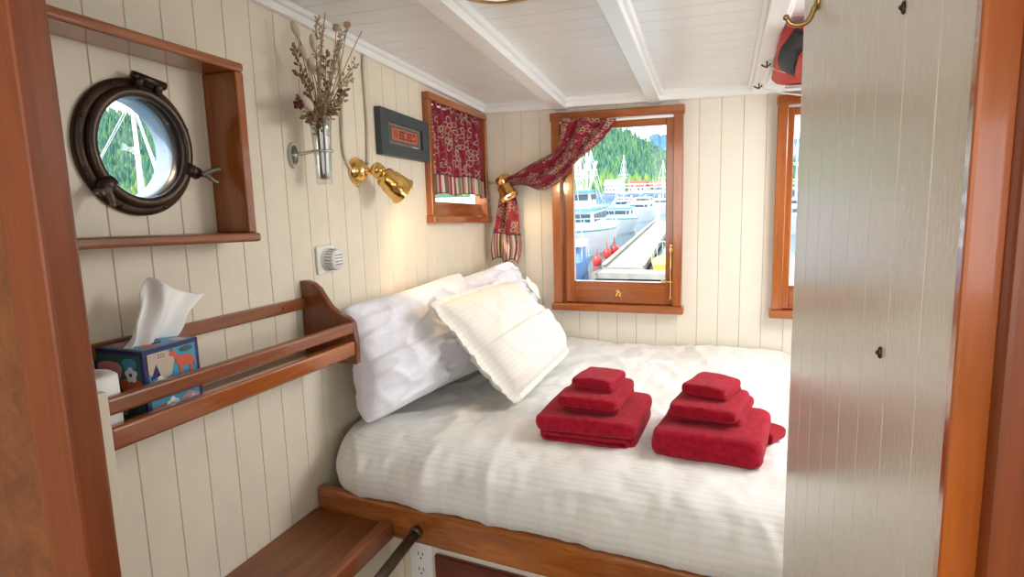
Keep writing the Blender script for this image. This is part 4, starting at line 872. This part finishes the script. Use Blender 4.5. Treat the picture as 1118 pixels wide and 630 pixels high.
DOCKW = mat('grey_dock_boards', (.30, .28, .24), rough=.85, noise_amt=.3, noise_scale=2); LOG = mat('pale_bull_rail', (.55, .47, .30), rough=.8); BW = mat('boat_white', (.72, .74, .75), rough=.35); BT = mat('boat_teal', (.06, .28, .33), rough=.4); BGL = mat('boat_window', (.03, .06, .08), rough=.15); ALU = mat('mast_alloy', (.70, .72, .74), rough=.35, metal=.3); REDP = mat('fender_red', (.60, .02, .015), rough=.4); TARP = mat('blue_tarp', (.10, .22, .42), rough=.6); YEL = mat('yellow_hull', (.75, .45, .04), rough=.4); RROOF = mat('red_roof', (.30, .06, .04), rough=.7); GREYB = mat('grey_building', (.35, .38, .40), rough=.8); BLU = mat('boat_blue', (.10, .30, .48), rough=.4)
# main dock
dk = thing('dock', 'grey boarded dock with pale bull rails leading away between the boats', 'dock', (-3.2, 22, WZ0))
m = MB()
def dp(t, s, z): x = (-4.1 + (-6.2 + 4.1) * t) + s * .74; return Vector((x, 22.9 + 30 * t, z))
for k in range(60):
    t0, t1 = k / 60 + .0008, (k + 1) / 60 - .0008; vs = [dp(t, s, z) for t in (t0, t1) for s in (-1, 1) for z in (WZ0 + .12, WZ0 + .32)]
    m.add(vs, [(0, 1, 3, 2), (4, 6, 7, 5), (0, 4, 5, 1), (2, 3, 7, 6), (0, 2, 6, 4), (1, 5, 7, 3)])
m.build('deck', DOCKW, dk)
for s in (-1, 1): m = MB(); m.tube([dp(0, s * .95, WZ0 + .42), dp(1, s * .95, WZ0 + .42)], .07, 8); m.build('bull_rail', LOG, dk)
m = MB(); m.box(-5.0, -2.0, 21.8, 22.85, WZ0 + .05, WZ0 + .25); tag(m.build('finger_float', DOCKW), 'short float crossing the near end of the dock', 'float')
m = MB(); m.tube([(-4.7, 20.5, WZ0 + .06), (-3.5, 20.5, WZ0 + .06)], .09, 8); tag(m.build('floating_boom', mat('orange_boom', (.6, .25, .1), rough=.7)), 'orange floating boom below the window edge', 'boom')

def hull_mesh(L, W, Hh_, sheer=.35, flare=.75):
    m = MB(); N = 20; prof_ = []
    for i in range(N + 1):
        t = i / N; wv = W / 2 * (1 - max(0, (t - .45) / .55) ** 2.2) if t > .45 else W / 2 * (.86 + .14 * t / .45); zt = Hh_ * (1 + sheer * max(0, t - .2) ** 1.6)
        x = -L / 2 + L * t; xb = -L / 2 + L * t * .93
        prof_.append([(xb, -wv * flare, 0), (x, -wv, zt), (x, wv, zt), (xb, wv * flare, 0)])
    vs = [Vector(p) for r in prof_ for p in r]
    m.add(vs, [(i * 4 + k, i * 4 + (k + 1) % 4, (i + 1) * 4 + (k + 1) % 4, (i + 1) * 4 + k) for i in range(N) for k in range(4)] + [(3, 2, 1, 0)], 0, False)
    return m, prof_
def placed(m, M): m.v = [M @ v for v in m.v]; return m
def boat(name, label, cat, x, y, ang, L, W, Hh_, hullmat, cab=None, masts=(), trim=None, group=None, extra=None):
    r = thing(name, label, cat, (x, y, WZ0), group); M = Matrix.Translation((x, y, WZ0 - .02)) @ Matrix.Rotation(math.radians(ang), 4, 'Z')
    m, pr = hull_mesh(L, W, Hh_); placed(m, M).build('hull', hullmat, r)
    if trim:
        for s in (1, 2): m = MB(); m.tube([Vector(p[s]) + Vector((0, 0, .02)) for p in pr], .045, 6); placed(m, M).build('rub_rail', trim, r)
    for (cx_, lx, wx, z0, z1, mt_, win) in (cab or ()):
        m = MB(); n_ = len(m.v)
        vs = [Vector((cx_ + sx_ * (lx / 2 - (.12 * (z1 - z0) if z == z1 else 0)), sy_ * (wx / 2 - (.05 if z == z1 else 0)), z)) for sx_ in (-1, 1) for sy_ in (-1, 1) for z in (z0, z1)]
        m.add(vs, [(0, 1, 3, 2), (4, 6, 7, 5), (0, 4, 5, 1), (2, 3, 7, 6), (0, 2, 6, 4), (1, 5, 7, 3)]); c_ = placed(m, M).build('cabin', mt_, r)
        m = MB(); m.box(cx_ - lx / 2 - .1, cx_ + lx / 2 + .1, -wx / 2 - .08, wx / 2 + .08, z1, z1 + .08); placed(m, M).build('roof', trim or BW, c_)
        if win:
            nwin = max(2, int(lx / .55))
            for k in range(nwin):
                wx0 = cx_ - lx / 2 + .18 + (lx - .36) * k / nwin; ww = (lx - .36) / nwin * .7; m = MB(); m.box(wx0, wx0 + ww, -wx / 2 - .01, wx / 2 + .01, z0 + (z1 - z0) * .52, z0 + (z1 - z0) * .85); placed(m, M).build('window', BGL, c_)
            m = MB()
            for s in (1,):
                for yy in (0,): m.box(cx_ + s * (lx / 2 - .05) - .04, cx_ + s * (lx / 2 - .05) + .04, yy * wx - .42 * wx, yy * wx + .42 * wx, z0 + (z1 - z0) * .5, z0 + (z1 - z0) * .85)
            placed(m, M).build('windscreen', BGL, c_)
    for (mx, my, hz, rr, lean) in masts:
        m = MB(); m.tube([(mx, my, Hh_), (mx + lean, my, hz)], [rr, rr * .6], 8); ma = placed(m, M).build('mast', ALU, r)
        m = MB(); m.tube([(mx + lean * .6, my - .55, Hh_ + (hz - Hh_) * .62), (mx + lean * .6, my + .55, Hh_ + (hz - Hh_) * .62)], rr * .4, 6); placed(m, M).build('spreader', ALU, ma)
        m = MB()
        for s in ((L * .45, 0), (-L * .42, 0), (mx, W * .45), (mx, -W * .45)): m.tube([(mx + lean, my, hz - .1), (s[0], s[1], Hh_ + .2)], max(.012, rr * .16), 4)
        placed(m, M).build('rigging', ALU, ma)
    # deck rail
    m = MB()
    for s in (1, 2):
        P_ = [Vector(p[s]) * 1.0 + Vector((0, 0, .55)) for p in pr[8:]]; m.tube(P_, .02, 5)
        for p in pr[8::3]: m.tube([Vector(p[s]), Vector(p[s]) + Vector((0, 0, .55))], .018, 5)
    placed(m, M).build('deck_rail', ALU, r)
    return r, M
fb, MF = boat('fishing_boat', 'white fishing boat with teal trim and red fenders moored left of the dock', 'boat', -7.95, 32.0, -85, 12.5, 3.5, 1.1, BW,
     cab=[(.6, 5.0, 2.3, 1.1, 2.15, BW, True), (1.6, 2.0, 1.9, 2.25, 3.0, BW, True)], masts=[(-.6, .3, 5.9, .07, .0), (-1.4, -.2, 5.3, .05, -.5)], trim=BT)
for k, (px, py) in enumerate(((671, 273), (663, 277), (652, 285))):
    p = aty(px, py, 30 - k * 2.0); m = MB(); m.ball(p, .20, 14, sc=(1, 1, 1.3)); m.tube([p + Vector((0, 0, .2)), p + Vector((-.02, 0, .6))], .02, 6)
    m.build('fender', REDP, fb)['label'] = 'red fender'
for (px, py, px2, py2) in ((640, 178, 629, 216), (651, 176, 640, 215), (633, 172, 637, 222)):
    m = MB(); m.tube([aty(px, py, 31), aty(px2, py2 + 8, 31)], .06, 6); m.build('trolling_pole', ALU, fb)
boat('sailboat', 'white sailing boat with bright mast seen through the porthole', 'boat', -26.3, 22.4, 40, 9, 2.8, 1.0, BW, cab=[(0, 3, 1.7, 1.0, 1.5, BW, True)], masts=[(0, 0, 7.9, .13, 0), (1.5, 0, 7.7, .09, -1.5)])
boat('cabin_cruiser', 'white cabin cruiser with teal rail beyond the fishing boat', 'boat', -8.6, 46, -83, 8, 2.8, .9, BW, cab=[(.2, 3.2, 2.0, .9, 1.7, BW, True)], trim=BT, group='boats further along the dock')
boat('cabin_cruiser', 'blue and white cabin cruiser moored right of the dock', 'boat', -3.1, 44, -86, 7, 2.2, .85, BLU, cab=[(0, 2.6, 1.7, .85, 1.5, BW, True)], group='boats further along the dock')
boat('yellow_skiff', 'small yellow skiff at the lower right of the harbour window', 'boat', -2.95, 24.9, 97, 2.6, .85, .36, YEL)
boat('tarped_sailboat', 'sailing boat under blue covers at the lower left of the harbour window', 'boat', -5.85, 22.3, -82, 4.4, 1.1, .6, TARP, cab=[(-.2, 2.2, .8, .6, 1.2, TARP, False)], masts=[(.2, 0, 5.6, .035, 0)])
random.seed(11)
for (x, y, mh, c_, lab) in ((-12.6, 55, 6.2, BW, 'white sailing boat left of the cruiser row'), (-9.3, 61, 0, BW, 'low white motorboat behind the fishing boat masts'), (-12.8, 72, 6.6, BLU, 'blue-hulled sailing boat behind the fishing boat masts'), (-17, 68, 6.8, BW, 'white sailing boat behind the fishing boat cabin'), (-9.0, 76, 6.0, BW, 'white sailing boat far beyond the cabin cruiser'), (-13, 88, 0, BW, 'low white motorboat just short of the pier'), (-5.0, 66, 5.4, BW, 'small white sailing boat past the end of the dock'), (-12.0, 46.5, 5.6, BW, 'white sailing boat tucked behind the fishing boat bow'), (-6.1, 78, 5.2, BLU, 'small blue-hulled sailing boat short of the pier'), (-16, 90, 6.5, BW, 'white sailing boat moored nearest the pier'), (-8.9, 92, 5.8, BW, 'white sailing boat straight before the red-roofed building'), (2.6, 46, 6.5, BW, 'white sailing boat in the view behind the open door'), (4.2, 64, 7, BLU, 'blue-hulled sailing boat in the view behind the open door')):
    boat('moored_boat', lab, 'boat', x, y, random.uniform(-93, -84), 8.5, 2.6, .95, c_, cab=[(0, 3.2, 1.9, .95, 1.6, BW, True)], masts=[(.3, 0, mh, .07, 0)] if mh else (), group='boats further along the dock')
boat('white_motorboat', 'white boat seen under the valance of the small left window', 'boat', -6.2, 12.6, 60, 7.5, 2.6, 1.5, BW, cab=[(0, 4.2, 2.3, 1.5, 2.6, BW, True)])
# pier and shore buildings
pr_ = thing('pier', 'raised pier on pilings across the far side of the harbour', 'pier', (-2, 100, WZ0))
m = MB(); m.box(-19, 13, 99, 103, .30, .62); m.build('pier_deck', GREYB, pr_)
m = MB(); m.tube([(-19, 99, 1.7), (13, 99, 1.7)], .07, 5); m.tube([(-19, 99, 1.2), (13, 99, 1.2)], .05, 5)
for k in range(22): m.tube([(-19 + k * 1.5, 99, .6), (-19 + k * 1.5, 99, 1.7)], .06, 5)
m.build('pier_railing', ALU, pr_)
for k in range(16): m = MB(); m.tube([(-18.6 + k * 2.1, 99.3, WZ0 - .2), (-18.6 + k * 2.1, 99.3, .3)], .2, 8); m.build('piling', GREYB, pr_)
for (x, y, wd_, hh, mt_, rf, lab) in ((-22.2, 140, 3.4, 1.0, BW, RROOF, 'white shore building with a long red roof'), (-29.5, 150, 3.4, 1.5, BW, GREYB, 'white shore house with a grey roof left of the red one'), (-19.3, 150, 2.6, .8, GREYB, RROOF, 'grey shore shed right of the long red roof')):
    h = thing('shore_building', lab, 'building', (x, y, .2), 'buildings on the far shore')
    m = MB(); m.box(x - wd_ / 2, x + wd_ / 2, y, y + 5, 0.0, .3 + hh); b2 = m.build('walls', mt_, h)
    m = MB(); m.prism([(-.4, .3 + hh), (5.4, .3 + hh), (2.5, .3 + hh + 1.3)], lambda u, v, d_: Vector((d_, y + u, v)), x - wd_ / 2 - .3, x + wd_ / 2 + .3); m.build('roof', rf, h)
    for k in range(4): m = MB(); wx0 = x - wd_ / 2 + wd_ * (k + .3) / 4; m.box(wx0, wx0 + .35, y - .03, y + .01, .5, .9); m.build('window', BGL, b2)
